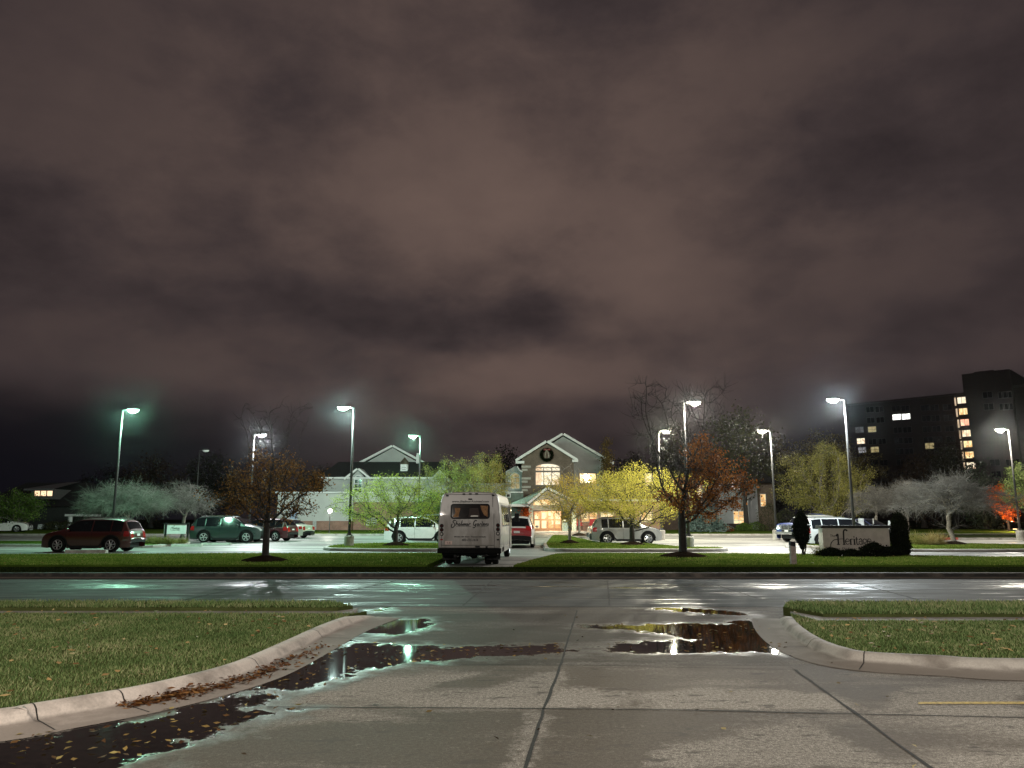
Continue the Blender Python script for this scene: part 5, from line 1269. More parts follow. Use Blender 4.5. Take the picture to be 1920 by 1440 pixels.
E_COLD = litpane('cold lit room', (.9, .9, .82), (1, 1, .95), 1.6, 1.5)
E_PINK = litpane('pinkish lit stair', (1, .40, .25), (1, .62, .42), 1.2, 1.2)
def win(par, x, z, w, h, y, pane, cols=2, rows=2, frame=M_TRIM, bar=.06, arch=0.0, pr=.03, bars=True, name='window'):
    """window in the plane y (facing -y), centre x, bottom z"""
    out = [(x - w / 2 - bar, z - bar), (x + w / 2 + bar, z - bar), (x + w / 2 + bar, z + h + (0 if arch else bar))]
    inn = [(x - w / 2, z), (x + w / 2, z), (x + w / 2, z + h)]
    if arch:
        out += arc(x, z + h, w / 2 + bar, arch + bar, 0, 180, 12)[1:-1]; inn += arc(x, z + h, w / 2, arch, 0, 180, 12)[1:-1]
    out += [(x - w / 2 - bar, z + h + (0 if arch else bar))]; inn += [(x - w / 2, z + h)]
    m = MB(); n = len(out)
    V = [(a, y - pr, b) for a, b in out] + [(a, y - pr, b) for a, b in inn] + [(a, y + .02, b) for a, b in out] + [(a, y - pr + .05, b) for a, b in inn]
    m.add(V, [(i, (i + 1) % n, n + (i + 1) % n, n + i) for i in range(n)] + [(i, (i + 1) % n, 2 * n + (i + 1) % n, 2 * n + i) for i in range(n)] + [(n + i, n + (i + 1) % n, 3 * n + (i + 1) % n, 3 * n + i) for i in range(n)])
    if bars:
        for i in range(1, cols): m.box(x - w / 2 + w * i / cols, y - pr - .002, z + h / 2, bar * .7, .03, h)
        for j in range(1, rows + (1 if arch else 0)): m.box(x, y - pr - .004, z + h * j / rows, w, .03, bar * .7)
    f = m.build(name, frame, par)
    MB().poly([(a, y - .012, b) for a, b in inn]).build('pane', pane, f)
    return f
def gable(mb, x0, x1, zb, xp, zp, y0, y1):
    mb.prism([(x0, zb), (x1, zb), (xp, zp)], y0, y1, 'y')
def rake(mb, x0, z0, x1, z1, y0, y1, th):
    """a sloping board / roof slab between two points, thickness th upward"""
    d = math.hypot(x1 - x0, z1 - z0); nx_, nz_ = -(z1 - z0) / d * th, (x1 - x0) / d * th
    if nz_ < 0: nx_, nz_ = -nx_, -nz_
    mb.prism([(x0, z0), (x1, z1), (x1 + nx_, z1 + nz_), (x0 + nx_, z0 + nz_)], y0, y1, 'y')

# --- white wing on the left of the entrance (x from the photo, real distance 78-92 m)
t = thing('care_home_wing', 'white clapboard wing with a black roof, a dormer and an arched window', 'building', (0, 0, 0))
Y1, Y2 = 79.0, 82.0
ax = lambda px, Y: A(px, 950, Y)[0]
az = lambda py, Y: A(960, py, Y)[1]
gz1 = gz(79)
xL, xB, xR = ax(520, Y1), ax(661, Y1), ax(848, Y1)
zt1 = az(925, Y1)
MB().b2(xL, xB, Y1, Y1 + 8, gz1 + 1.0, zt1).build('wall', S_WHITE, t)
MB().b2(xL + .05, xB - .05, Y1 - .06, Y1 + 7, gz1 - .2, gz1 + 1.0).build('brick_base', B_RED, t)
MB().b2(xL - .2, xB + .25, Y1 - .25, Y1 + 8.2, zt1, zt1 + .16).build('fascia', M_TRIM, t)
MB().b2(xB, xR, Y1 + .5, Y1 + 8, gz1 - .2, gz1 + 2.9).build('wall', B_RED, t)
MB().b2(xB, xR, Y1 + .6, Y1 + 8, gz1 + 2.9, zt1).build('wall', S_WHITE, t)
MB().b2(xB, xR + .3, Y1 + .2, Y1 + 8.2, zt1 - .02, zt1 + .14).build('fascia', M_TRIM, t)
xw0, xw1 = ax(687, Y1), ax(704, Y1)
win(t, (xw0 + xw1) / 2, az(984, Y1), xw1 - xw0, az(972, Y1) - az(984, Y1), Y1 + .5, litpane('blind behind a window', (.16, .15, .13), (.30, .29, .26), .35, 3), 2, 3)
MB().b2(ax(545, Y1), ax(558, Y1), Y1 - .10, Y1, gz1, gz1 + 2.1).build('door', pm('blue grey door', (.30, .36, .48), .5), t)
MB().box(ax(592, Y1), Y1 - .12, gz1 + .55, .35, .2, .9).build('utility_meter', pm('grey enamel box', (.33, .33, .32), .5), t)
# upper storey
zu0, zu1 = zt1 - .5, az(898, Y2)
xu0, xu1 = ax(604, Y2), ax(830, Y2)
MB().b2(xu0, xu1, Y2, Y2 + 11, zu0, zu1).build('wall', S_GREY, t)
MB().b2(xu0 - .5, xu1 + .5, Y2 - .4, Y2 + 11, zu1, zu1 + .18).build('fascia', M_TRIM, t)
zr = az(866, Y2 + 5.5) 
rf = MB(); rf.add([(xu0 - .5, Y2 - .4, zu1 + .18), (xu1 + .5, Y2 - .4, zu1 + .18), (xu1 - .2, Y2 + 5.5, zr), (xu0 + .3, Y2 + 5.5, zr), (xu0 - .5, Y2 + 11.4, zu1 + .18), (xu1 + .5, Y2 + 11.4, zu1 + .18)], [(0, 1, 2, 3), (3, 2, 5, 4), (0, 3, 4), (1, 5, 2)])
roof = rf.build('roof', M_ROOF, t)
# dormer with arched window
dx0, dx1, dxp = ax(650, Y2), ax(690, Y2), ax(670, Y2); dzp = az(881, Y2)
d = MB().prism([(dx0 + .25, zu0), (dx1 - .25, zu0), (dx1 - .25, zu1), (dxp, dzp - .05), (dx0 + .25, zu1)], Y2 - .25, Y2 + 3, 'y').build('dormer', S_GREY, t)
m = MB(); rake(m, dx0 - .25, zu1 - .12, dxp, dzp, Y2 - .5, Y2 + 3.2, .2); rake(m, dxp, dzp, dx1 + .25, zu1 - .12, Y2 - .502, Y2 + 3.198, .2); m.build('rake_board', M_TRIM, d)
wx0, wx1 = ax(664.5, Y2), ax(677.5, Y2)
win(t, (wx0 + wx1) / 2, az(924, Y2), wx1 - wx0, az(899, Y2) - az(924, Y2), Y2 - .26, M_NIGHTGL, 2, 3, arch=.38, bar=.09)
# high gable behind, cupola, end gable
Y3 = Y2 + 6.5
gx0, gx1, gxp, gzp, gzb = ax(676, Y3), ax(790, Y3), ax(733, Y3), az(838, Y3), az(868, Y3)
MB().prism([(gx0 + .4, gzb - 2), (gx1 - .4, gzb - 2), (gx1 - .4, gzb), (gxp, gzp - .1), (gx0 + .4, gzb)], Y3, Y3 + .4, 'y').build('gable', S_GREY, t)
m = MB(); rake(m, gx0 - .2, gzb - .1, gxp, gzp, Y3 - .2, Y3 + .45, .24); rake(m, gxp, gzp, gx1 + .2, gzb - .1, Y3 - .202, Y3 + .448, .24); m.build('rake_board', M_TRIM, t)
m = MB(); zq = gzb - 2.2; xq0, xq1 = gx0 - 2.6, gx1 + 3.6
m.add([(gx0 - .2, Y3 + .4, gzb), (gxp, Y3 + .4, gzp + .2), (gxp, Y3 + 14, gzp + .2), (gx0 - .2, Y3 + 14, gzb), (gx1 + 2.8, Y3 + .4, gzb - 1.6), (gx1 + 2.8, Y3 + 14, gzb - 1.6)], [(0, 1, 2, 3), (1, 4, 5, 2)])
m.build('roof', M_ROOF, t)
Yc = Y2 + 2.2; cxm = ax(756.5, Yc); cw = (ax(763, Yc) - ax(750, Yc)); cz0, cz1 = az(890, Yc), az(871, Yc)
c = MB().box(cxm, Yc, (cz0 - .8 + cz1) / 2, cw, cw, cz1 - cz0 + .8).build('cupola', pm('white cupola', (.62, .63, .64), .5), t)
MB().lathe([(cw * .72, cz1), (cw * .7, cz1 + .1), (cw * .55, cz1 + .35), (cw * .30, cz1 + .55), (.0, cz1 + .8)], 8, (cxm, Yc, 0)).build('cupola_roof', pm('copper cupola roof', (.10, .085, .06), .5, .4), c)
m = MB()
for q in (.3, .5, .7): m.box(cxm, Yc - cw / 2 - .01, cz0 + (cz1 - cz0) * q, cw * .6, .03, .05)
m.build('louvre', M_GREENW, c)
ex0, ex1 = ax(806, Y2), ax(842, Y2)
MB().prism([(ex0, zu0 - 2), (ex1, zu0 - 2), (ex1, zu1 - .1), ((ex0 + ex1) / 2, az(882, Y2)), (ex0, zu1 - .1)], Y2 - .8, Y2 + 3, 'y').build('end_gable', S_GREY, t)

# --- entrance block with brick gable, canopy and doors
t = thing('entrance_block', 'brick gabled entrance block with a wreath, arched lit window and green canopy', 'building', (0, 0, 0))
Y1 = 84.0; g0 = gz(84)
bx0, bx1 = ax(979, Y1), ax(1077, Y1); ez = az(859, Y1); pxm, pz = ax(1026, Y1), az(830, Y1)
MB().prism([(bx0, g0 - .3), (bx1, g0 - .3), (bx1, ez), (pxm, pz - .15), (bx0, ez)], Y1, Y1 + 14, 'y').build('wall', B_TAN, t)
m = MB(); sl = (pz - ez) / (pxm - bx0)
rake(m, bx0 - .62, ez - .62 * sl, pxm, pz, Y1 - .35, Y1 + .4, .26); rake(m, pxm, pz, bx1 + .3, pz - (bx1 + .3 - pxm) * sl, Y1 - .352, Y1 + .398, .26)
m.b2(bx0 - .7, bx0 + .25, Y1 - .4, Y1 + .3, ez - .62 * sl - .22, ez - .62 * sl + .05).b2(bx1 - .2, bx1 + .45, Y1 - .4, Y1 + .3, ez - .4 * sl - .2, ez - .4 * sl + .07).build('rake_board', M_TRIM, t)
m = MB(); rake(m, bx0 - .5, ez - .5 * sl + .02, pxm, pz + .02, Y1 + .4, Y1 + 14, .12); rake(m, pxm, pz + .02, bx1 + .3, pz - (bx1 + .3 - pxm) * sl + .02, Y1 + .401, Y1 + 13.9, .12); m.build('roof', M_ROOF, t)
m = MB()
for k, py in enumerate((873, 879, 895, 901, 911, 917)):
    w = .95 if k % 2 == 0 else .6; m.b2(bx0 - .05, bx0 + w, Y1 - .06, Y1 + .2, az(py + 4, Y1), az(py, Y1))
m.build('quoin', pm('pale stone quoin', (.30, .28, .25), .8), t)
MB().tube([(bx0 - .55, Y1 - .3, ez - .9), (bx0 - .3, Y1 - .2, ez - 1.3), (bx0 + .05, Y1 - .1, ez - 1.5)], .06, 8).build('downspout', M_TRIM, t)
wx0, wx1 = ax(1005, Y1), ax(1050, Y1); wz0, wz1 = az(909, Y1), az(877, Y1)
f = win(t, (wx0 + wx1) / 2, wz0, wx1 - wx0, wz1 - wz0, Y1, E_PALE, 3, 1, frame=pm('brown window frame', (.10, .075, .06), .5), bar=.13, arch=az(870, Y1) - wz1)
zt_ = az(884, Y1); MB().box((wx0 + wx1) / 2, Y1 - .05, zt_, wx1 - wx0, .05, .2).build('transom', _mc['brown window frame'], f)
# scrollwork silhouette of the arch light and the chandelier arms behind the panes
m = MB()
for k in range(5):
    x = wx0 + (wx1 - wx0) * (k + .5) / 5; a = arc(x, zt_ + .35, .2, .17, 0, 300, 10); m.tube([(p[0], Y1 - .025, p[1]) for p in a], .022, 5)
m.build('scrollwork', _mc['brown window frame'], f)
# white clapboard gable standing behind
Y2 = 88.0
qx0, qxp, qx1 = ax(985, Y2), ax(1057, Y2), ax(1143, Y2); qp, qe = az(816, Y2), az(866, Y2)
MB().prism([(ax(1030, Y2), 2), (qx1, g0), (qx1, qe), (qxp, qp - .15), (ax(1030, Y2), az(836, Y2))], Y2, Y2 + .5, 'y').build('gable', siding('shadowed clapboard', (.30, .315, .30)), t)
MB().b2(bx1 - 1, qx1 - .1, Y2 + .5, Y2 + 12, g0 - .3, qe).build('wall', B_TAN, t)
m = MB(); s2 = (qp - qe) / (qx1 - qxp); rake(m, qxp, qp, qx1 + .5, qe - .5 * s2, Y2 - .3, Y2 + .6, .26); rake(m, qx0, qp - (qxp - qx0) * s2 * 1.0, qxp, qp, Y2 - .302, Y2 + .598, .26); m.build('rake_board', M_TRIM, t)
m = MB(); rake(m, qxp, qp + .02, qx1 + .5, qe - .5 * s2 + .02, Y2 + .6, Y2 + 14, .12); rake(m, qx0, qp - (qxp - qx0) * s2 + .02, qxp, qp + .02, Y2 + .601, Y2 + 13.9, .12); m.build('roof', M_ROOF, t)
wx0, wx1 = ax(1088, Y2), ax(1118, Y2); win(t, (wx0 + wx1) / 2, az(906, Y2), wx1 - wx0, az(888, Y2) - az(906, Y2), Y2, E_WARM, 2, 1, frame=pm('brown window frame', (.10, .075, .06), .5), bar=.1)
# ground floor to the right of the canopy
Y4 = 81.0; rx0, rx1 = ax(1072, Y4), ax(1240, Y4)
MB().b2(rx0, rx1, Y4, Y4 + 7.2, g0 - .3, az(940, Y4)).build('wall', brickmat('warm brick', (.40, .21, .14), (.48, .27, .18), (.42, .37, .32)), t)
MB().b2(rx0, rx1, Y4 - .3, Y4 + 6.9, az(940, Y4), az(940, Y4) + .2).build('fascia', M_TRIM, t)
for a, b in ((1090, 1119), (1126, 1150), (1200, 1222)):
    win(t, (ax(a, Y4) + ax(b, Y4)) / 2, az(978, Y4), ax(b, Y4) - ax(a, Y4), az(961, Y4) - az(978, Y4), Y4, E_WARM, 2, 2, frame=M_BEIGE, bar=.09)
# long wing running on to the cottage, mostly behind the trees
MB().b2(qx1 - .5, ax(1345, Y2), Y2 + .8, Y2 + 10, g0 - .3, az(905, Y2)).build('wall', B_TAN, t)
for px, py in ((1291, 925), (1221, 903), (1320, 925)): win(t, ax(px, Y2), az(py + 6, Y2), .8, 1.3, Y2 + .8, E_PALE, 2, 2, bar=.07)
m = MB(); m.add([(qx1 - .5, Y2 + .4, az(905, Y2)), (ax(1345, Y2), Y2 + .4, az(905, Y2)), (ax(1335, Y2), Y2 + 6, az(884, Y2)), (qx1 - .5, Y2 + 6, az(884, Y2)), (qx1 - .5, Y2 + 11, az(905, Y2)), (ax(1345, Y2), Y2 + 11, az(905, Y2))], [(0, 1, 2, 3), (3, 2, 5, 4)]); m.build('roof', M_ROOF, t)
# small link house left of the brick gable
Y5 = 86.0; lx0, lx1, lxp = ax(948, Y5), ax(979, Y5), ax(966, Y5)
MB().prism([(lx0, g0), (lx1, g0), (lx1, az(884, Y5)), (lxp, az(874, Y5)), (lx0, az(884, Y5))], Y5, Y5 + 4, 'y').build('link_gable', S_GREY, t)
win(t, ax(966, Y5), az(916, Y5), ax(974, Y5) - ax(958, Y5), az(895, Y5) - az(916, Y5), Y5, E_DIM, 2, 2, arch=.45, bar=.09)
MB().b2(ax(846, Y5), lx0, Y5 + 1, Y5 + 5, g0, az(905, Y5)).build('link_wall', S_GREY, t)
Y6 = 79.5; MB().b2(ax(935, Y6), ax(981, Y6), Y6, Y6 + 5, g0 - .3, az(924, Y6)).build('porch_wall', M_GREENW, t)
MB().b2(ax(933, Y6), ax(981, Y6), Y6 - .2, Y6 + 5, az(924, Y6), az(922, Y6)).build('fascia', M_TRIM, t)
xv = ax(953, Y6); v_ = MB().box(xv, Y6 - .06, az(929, Y6), .5, .1, .42).build('wall_vent', M_TRIM, t); MB().box(xv, Y6 - .13, az(929.3, Y6), .32, .05, .26).build('louvre', M_PLAST, v_)
# entrance canopy: a hipped green metal roof with a gabled front
Yc0, Yc1 = 75.0, 84.0
clx, crx, cxp = ax(955, Yc0), ax(1078, Yc0), ax(1027, Yc0); cez = az(944, Yc0); cpz = az(917, Yc0)
fx0 = ax(993, Yc0 - .2)
m = MB()
rdg = (ax(1020, Yc1), Yc1 - .05, az(917, Yc1)); 
m.add([(clx, Yc0 + 1.2, cez), (fx0, Yc0 + .6, cez - .05), (cxp, Yc0 + .6, cpz), rdg, (clx - .2, Yc1 - .05, cez + .1)], [(0, 1, 2, 3), (0, 3, 4)])
m.add([(crx, Yc0 + .6, cez), (crx, Yc1 - .05, cez)], [(2 - 5, 0, 1)] if False else [])
b_ = len(m.v); m.v += [(crx + .3, Yc0 + .6, cez), (crx + .3, Yc1 - .05, cez), (cxp, Yc0 + .601, cpz), rdg]; m.f.append((b_ + 2, b_, b_ + 1, b_ + 3))
cn = m.build('canopy_roof', M_GREENR, t, fix=False)
m = MB()
for k in range(1, 9):
    f_ = k / 9; a = Vector((clx, Yc0 + 1.2, cez)).lerp(Vector((fx0, Yc0 + .6, cez - .05)), f_); b = Vector(rdg).lerp(Vector((cxp, Yc0 + .6, cpz)), f_); m.tube([a + Vector((0, 0, .02)), b + Vector((0, 0, .02))], .03, 4)
m.build('roof_seam', M_GREENR, cn)
MB().prism([(fx0 + .1, cez - .6), (crx, cez - .6), (crx, cez - .05), (cxp, cpz - .1), (fx0 + .1, cez - .05)], Yc0 + .62, Yc0 + .9, 'y').build('canopy_front', M_BEIGE, t)
m = MB(); rake(m, fx0 - .1, cez - .1, cxp, cpz, Yc0 + .4, Yc0 + .7, .22); rake(m, cxp, cpz, crx + .4, cez - .1, Yc0 + .398, Yc0 + .698, .22); m.build('rake_board', M_TRIM, t)
MB().b2(clx, fx0 + .1, Yc0 + 1.0, Yc0 + 1.3, cez - .28, cez - .02).build('fascia', M_TRIM, t)
MB().b2(clx + .3, fx0, Yc0 + 1.5, Yc1 - .1, g0 + 2.6, cez - .3).build('soffit_wall', B_RED, t)
ax0, ax1 = ax(1000, Yc0), ax(1051, Yc0)
f = win(t, (ax0 + ax1) / 2, az(947, Yc0), ax1 - ax0, .05, Yc0 + .62, E_WARM, 3, 1, frame=M_BEIGE, bar=.08, arch=az(936, Yc0) - az(947, Yc0) - .05, bars=False, name='arch_window')
g_ = gz(75)
dx0, dx1 = ax(1000.5, Yc0 + .7), ax(1052, Yc0 + .7)
df = pm('oak door frame', (.22, .12, .065), .5, vscale=5)
MB().b2(dx0 - .3, dx1 + .3, Yc0 + .5, Yc0 + .9, az(957, Yc0 + .7), cez - .55).build('beam', M_BEIGE, t)
n = 4
for k in range(n):
    a = dx0 + (dx1 - dx0) * k / n; b = dx0 + (dx1 - dx0) * (k + 1) / n; zb, zt_ = g_ + .08, az(958, Yc0 + .7)
    d = MB().b2(a, a + .1, Yc0 + .62, Yc0 + .72, zb, zt_).b2(b - .1, b - .005, Yc0 + .62, Yc0 + .72, zb, zt_).b2(a + .1, b - .1, Yc0 + .63, Yc0 + .71, zt_ - .14, zt_).b2(a + .1, b - .1, Yc0 + .63, Yc0 + .71, zb, zb + .28).b2(a + .1, b - .1, Yc0 + .63, Yc0 + .71, zb + 1.02, zb + 1.16).build('door', df, t)
    MB().poly([(a + .1, Yc0 + .67, zb + .28), (b - .1, Yc0 + .67, zb + .28), (b - .1, Yc0 + .67, zt_ - .14), (a + .1, Yc0 + .67, zt_ - .14)]).build('pane', E_DOOR, d)
m = MB()
for px in (996, 1077): m.box(ax(px, Yc0), Yc0 + .75, (g_ + cez) / 2 - .1, .42, .42, cez - g_ - .2)
for i, px in enumerate((996, 1077)): MB().box(ax(px, Yc0), Yc0 + .75, (g_ + cez) / 2 - .1, .42, .42, cez - g_ - .25).build('column', pm('pale green column', (.34, .42, .36), .6), t)
MB().b2(ax(990, Yc0), ax(1095, Yc0), Yc0 - 2.2, Yc0 + .5, g_ - .1, g_ + .10).build('entrance_step', M_KERB, t)
ld = bpy.data.lights.new('entrance_light', 'AREA'); ld.energy = 420; ld.size = 3.0; ld.color = (1, .78, .5)
lo = bpy.data.objects.new('entrance_light', ld); COL.objects.link(lo); lo.parent = t; lo.location = ((dx0 + dx1) / 2 + .8, Yc0 - .1, cez - .65)
# wreath with bow hung on the gable
w = thing('wreath', 'big dark evergreen wreath with a red bow on the brick gable', 'wreath', (pxm, Y1 - .15, az(853, Y1)))
rg = np.random.default_rng(5); n = 2600; th = rg.uniform(0, 2 * PI, n); ph = rg.uniform(0, 2 * PI, n); rr = .18 * np.sqrt(rg.uniform(0, 1, n))
C = np.column_stack([(.58 + rr * np.cos(ph)) * np.cos(th), rr * np.sin(ph) * .7, (.58 + rr * np.cos(ph)) * np.sin(th)]) * 1.02
V, Fc = leaves(rg, C, .12, .05); npmesh('greenery', V, Fc, L_SHRUB, w, {'v': np.repeat(rg.uniform(0, 1, n), 4)})
m = MB(); RB = pm('dark red ribbon', (.14, .02, .02), .5)
for s in (-1, 1): m.ell((s * .2, -.16, .56), (.2, .08, .11), 10, 6)
m.ell((0, -.18, .56), (.08, .08, .08), 8, 6).build('bow', RB, w, smooth=True)
m = MB()
for s in (-1, 1): m.tube([(s * .05, -.18, .5), (s * .16, -.2, .1), (s * .22, -.18, -.38)], [.03, .045, .03], 4)
m.build('ribbon', pm('pale ribbon', (.30, .27, .22), .5), w)
# red chairs, bin and planters by the door
def chair(label, X, Y, rz=0):
    c = thing('patio_chair', label, 'chair', (X, Y, gz(Y) + .12), rz, 'red chairs by the entrance'); rd = pm('red chair plastic', (.42, .015, .02), .45)
    MB().box(0, 0, .44, .62, .55, .06).build('seat', rd, c, bevel=.015); MB().box(0, .27, .78, .62, .06, .62).build('backrest', rd, c, bevel=.015)
    for sx in (-1, 1):
        for sy in (-1, 1): MB().box(sx * .27, sy * .24, .21, .05, .05, .42).build('leg', M_PLAST, c)
        MB().box(sx * .31, 0, .64, .06, .5, .05).build('armrest', rd, c)
    return c
chair('red patio chair nearest the golden tree trunk', ax(1086, 78), 78, R(10)); chair('red patio chair nearer the warm grey SUV', ax(1110, 78.5), 78.5, R(-15))
b_ = thing('litter_bin', 'pale green litter bin by the entrance column', 'bin', (ax(1059, 74.2), 74.2, g_ + .1))
MB().lathe([(0, 0), (.26, 0), (.3, .8), (.0, .8)], 14).build('body', pm('pale green bin paint', (.34, .46, .42), .5), b_); MB().lathe([(.32, .8), (.30, .95), (.18, 1.05), (0, 1.07)], 14).build('lid', M_GREENW, b_)
p_ = thing('planter_pot', 'dark planter pot with red flowers under the canopy edge', 'planter', (ax(986, 74.6), 74.6, g_ + .02))
MB().lathe([(0, 0), (.3, 0), (.4, .6), (.42, .65), (.34, .62), (0, .6)], 14).build('pot', pm('dark glazed pot', (.03, .025, .022), .3), p_)
rg = np.random.default_rng(6); n = 700; C = rg.normal(0, 1, (n, 3)) * np.array([.3, .3, .45]) + np.array([0, 0, 1.5]); V, Fc = leaves(rg, C, .13, .09); npmesh('flowers', V, Fc, L_RED, p_, {'v': np.repeat(rg.uniform(0, .6, n), 4)})

# --- clapboard cottage to the right
t = thing('cottage', 'grey clapboard cottage with two lit windows behind the rust coloured tree', 'building', (0, 0, 0))
Y1 = 82.0; g0 = gz(82); c0, c1, cm_ = ax(1346, Y1), ax(1428, Y1), ax(1402, Y1)
MB().b2(c0, cm_, Y1, Y1 + 8, g0 + .7, az(905, Y1)).build('wall', S_BLUEW, t)
MB().b2(cm_ + .05, c1, Y1 + 1.2, Y1 + 8, g0 - .2, az(905, Y1)).build('wall', S_BLUEW, t)
MB().b2(c0, cm_, Y1 - .05, Y1 + 7, g0 - .2, g0 + .7).build('brick_base', B_DARK, t)
MB().b2(cm_ - .15, cm_ + .05, Y1 - .03, Y1 + 1.3, g0, az(905, Y1)).build('corner_board', M_TRIM, t)
MB().b2(c1, ax(1460, Y1), Y1 + 1.6, Y1 + 8, g0 - .2, az(905, Y1)).build('wall', B_TAN, t)
w0, w1 = ax(1375, Y1), ax(1393, Y1); win(t, (w0 + w1) / 2, az(984, Y1), w1 - w0, az(959, Y1) - az(984, Y1), Y1, E_WARM, 2, 3, bar=.08)
w0, w1 = ax(1427, Y1 + 1.6), ax(1436, Y1 + 1.6); win(t, (w0 + w1) / 2, az(949, Y1 + 1.6), w1 - w0, az(927, Y1 + 1.6) - az(949, Y1 + 1.6), Y1 + 1.6, E_WARM, 1, 2, bar=.06)
w0, w1 = ax(1374, Y1), ax(1388, Y1); win(t, (w0 + w1) / 2, az(917, Y1), w1 - w0, az(897, Y1) - az(917, Y1), Y1, litpane('rosy lit room', (.7, .45, .36), (.95, .72, .62), 1.0, 1.2), 2, 2, bar=.07)
m = MB(); m.add([(c0 - .4, Y1 - .4, az(905, Y1)), (ax(1462, Y1), Y1 - .4, az(905, Y1)), (ax(1455, Y1), Y1 + 4, az(884, Y1 + 4)), (c0 + .5, Y1 + 4, az(884, Y1 + 4)), (c0 - .4, Y1 + 8.4, az(905, Y1)), (ax(1462, Y1), Y1 + 8.4, az(905, Y1))], [(0, 1, 2, 3), (3, 2, 5, 4), (0, 3, 4), (1, 5, 2)]); m.build('roof', M_ROOF, t)

# --- dark house with a lit dormer at the left
t = thing('dark_house', 'dark house with a row of three lit dormer windows and a columned porch', 'building', (0, 0, 0))
Y1 = 88.0; g0 = gz(88); h0, h1 = ax(-40, Y1), ax(158, Y1)
MB().b2(h0, h1, Y1, Y1 + 10, g0 - .3, az(950, Y1)).build('wall', pm('dark house wall', (.02, .022, .02), .8), t)
m = MB(); m.add([(h0 - .5, Y1 - .6, az(950, Y1)), (h1 + .5, Y1 - .6, az(950, Y1)), (h1 - 2, Y1 + 5, az(905, Y1 + 5)), (h0 + 2, Y1 + 5, az(905, Y1 + 5)), (h0 - .5, Y1 + 10.6, az(950, Y1)), (h1 + .5, Y1 + 10.6, az(950, Y1))], [(0, 1, 2, 3), (3, 2, 5, 4), (0, 3, 4), (1, 5, 2)]); m.build('roof', M_ROOF, t)
d0, d1 = ax(57, Y1), ax(101, Y1); dz0, dz1 = az(936, Y1), az(917, Y1)
dm = MB().b2(d0, d1, Y1 - .2, Y1 + 6, dz0, dz1).build('dormer', pm('dormer wall', (.09, .085, .085), .7), t)
m = MB(); m.add([(d0 - .6, Y1 - .6, dz1 + .02), (d1 + .2, Y1 - .6, dz1 + .02), (ax(141, Y1 + 5), Y1 + 5.5, az(903, Y1 + 5)), (d0 + .8, Y1 + 5.5, az(904, Y1 + 5)), (d1 + .2, Y1 - .6, dz1 - .18), (d0 - .6, Y1 - .6, dz1 - .18)], [(0, 1, 2, 3), (0, 1, 4, 5)]); m.build('dormer_roof', pm('grey dormer roof', (.10, .10, .105), .8), dm, fix=False)
for k in range(3):
    a, b = 62.5 + k * 11.7, 72.5 + k * 11.7; w0, w1 = ax(a, Y1 - .2), ax(b, Y1 - .2)
    win(t, (w0 + w1) / 2, az(930, Y1), w1 - w0, az(920.5, Y1) - az(930, Y1), Y1 - .2, litpane('orange lit room', (.95, .52, .28), (1, .68, .42), 1.25, 1.4), 1, 1, bar=.05, frame=M_PLAST)
for i, px in enumerate((134,)):
    c = MB().tube([(ax(px, 83), 83, g0 - .1), (ax(px, 83), 83, az(968, 83))], .22, 10).build('porch_column', M_TRIM, t)
MB().b2(ax(127, 83), ax(146, 83), 82.6, 87.9, az(968, 83), az(964, 83)).build('porch_roof', M_TRIM, t)
for px, w_ in ((81, .75), (113, .7), (121, .3)):
    win(t, ax(px, Y1), az(996, Y1), w_, az(983, Y1) - az(996, Y1), Y1, litpane('pale curtain glow', (.07, .10, .085), (.12, .15, .13), .6, 2.5), 1, 1, bar=.03, frame=M_PLAST)
win(t, ax(7, Y1), az(993, Y1), .32, az(972, Y1) - az(993, Y1), Y1, E_PALE, 1, 3, bar=.04, frame=M_PLAST)

# --- apartment block far right
t = thing('apartment_block', 'dark brick apartment block with scattered lit windows and a lit stair shaft', 'building', (0, 0, 0))
P0 = Vector((A(1603, 950, 217)[0], 217)); P1 = Vector((A(1835, 950, 196)[0], 196)); dv = (P1 - P0).normalized(); nv = Vector((dv.y, -dv.x))
ang = math.atan2(dv.y, dv.x); t.location = (P0.x, P0.y, 0); t.rotation_euler = (0, 0, ang); Lf = (P1 - P0).length
HT = A(1810, 739, 196)[1]; st_h = 2.85
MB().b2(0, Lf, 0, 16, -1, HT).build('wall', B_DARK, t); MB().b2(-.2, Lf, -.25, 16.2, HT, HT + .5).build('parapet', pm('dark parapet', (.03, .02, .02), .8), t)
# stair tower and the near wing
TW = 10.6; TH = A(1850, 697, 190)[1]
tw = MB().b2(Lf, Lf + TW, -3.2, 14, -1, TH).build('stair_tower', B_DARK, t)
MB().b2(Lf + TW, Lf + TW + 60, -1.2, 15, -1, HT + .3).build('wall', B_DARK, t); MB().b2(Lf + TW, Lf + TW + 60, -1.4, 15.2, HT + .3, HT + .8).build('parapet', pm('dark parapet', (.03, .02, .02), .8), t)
MB().b2(Lf + 2, Lf + TW - 4, 0, 12, TH, TH + .8).build('plant_room', pm('dark parapet', (.03, .02, .02), .8), t)
def locx(px, yl):   # photo column -> distance along the facade at local depth yl
    s, c = math.sin(ang), math.cos(ang); dx = A(px, 950, 1.0)[0]     # X = dx*Y
    # (P0 + dv*u + n*yl): X = P0x + c*u - s*yl ; Y = P0y + s*u + c*yl
    return (dx * (P0.y + c * yl) - P0.x + s * yl) / (c - dx * s)
def facz(px, py, yl):
    u = locx(px, yl); Yw = P0.y + math.sin(ang) * u + math.cos(ang) * yl
    return u, A(px, py, Yw)[1]
DG = pm('unlit window glass', (.008, .008, .016), .15, vscale=2)
FRD = pm('unlit window frame', (.035, .028, .028), .6)
lit = {}
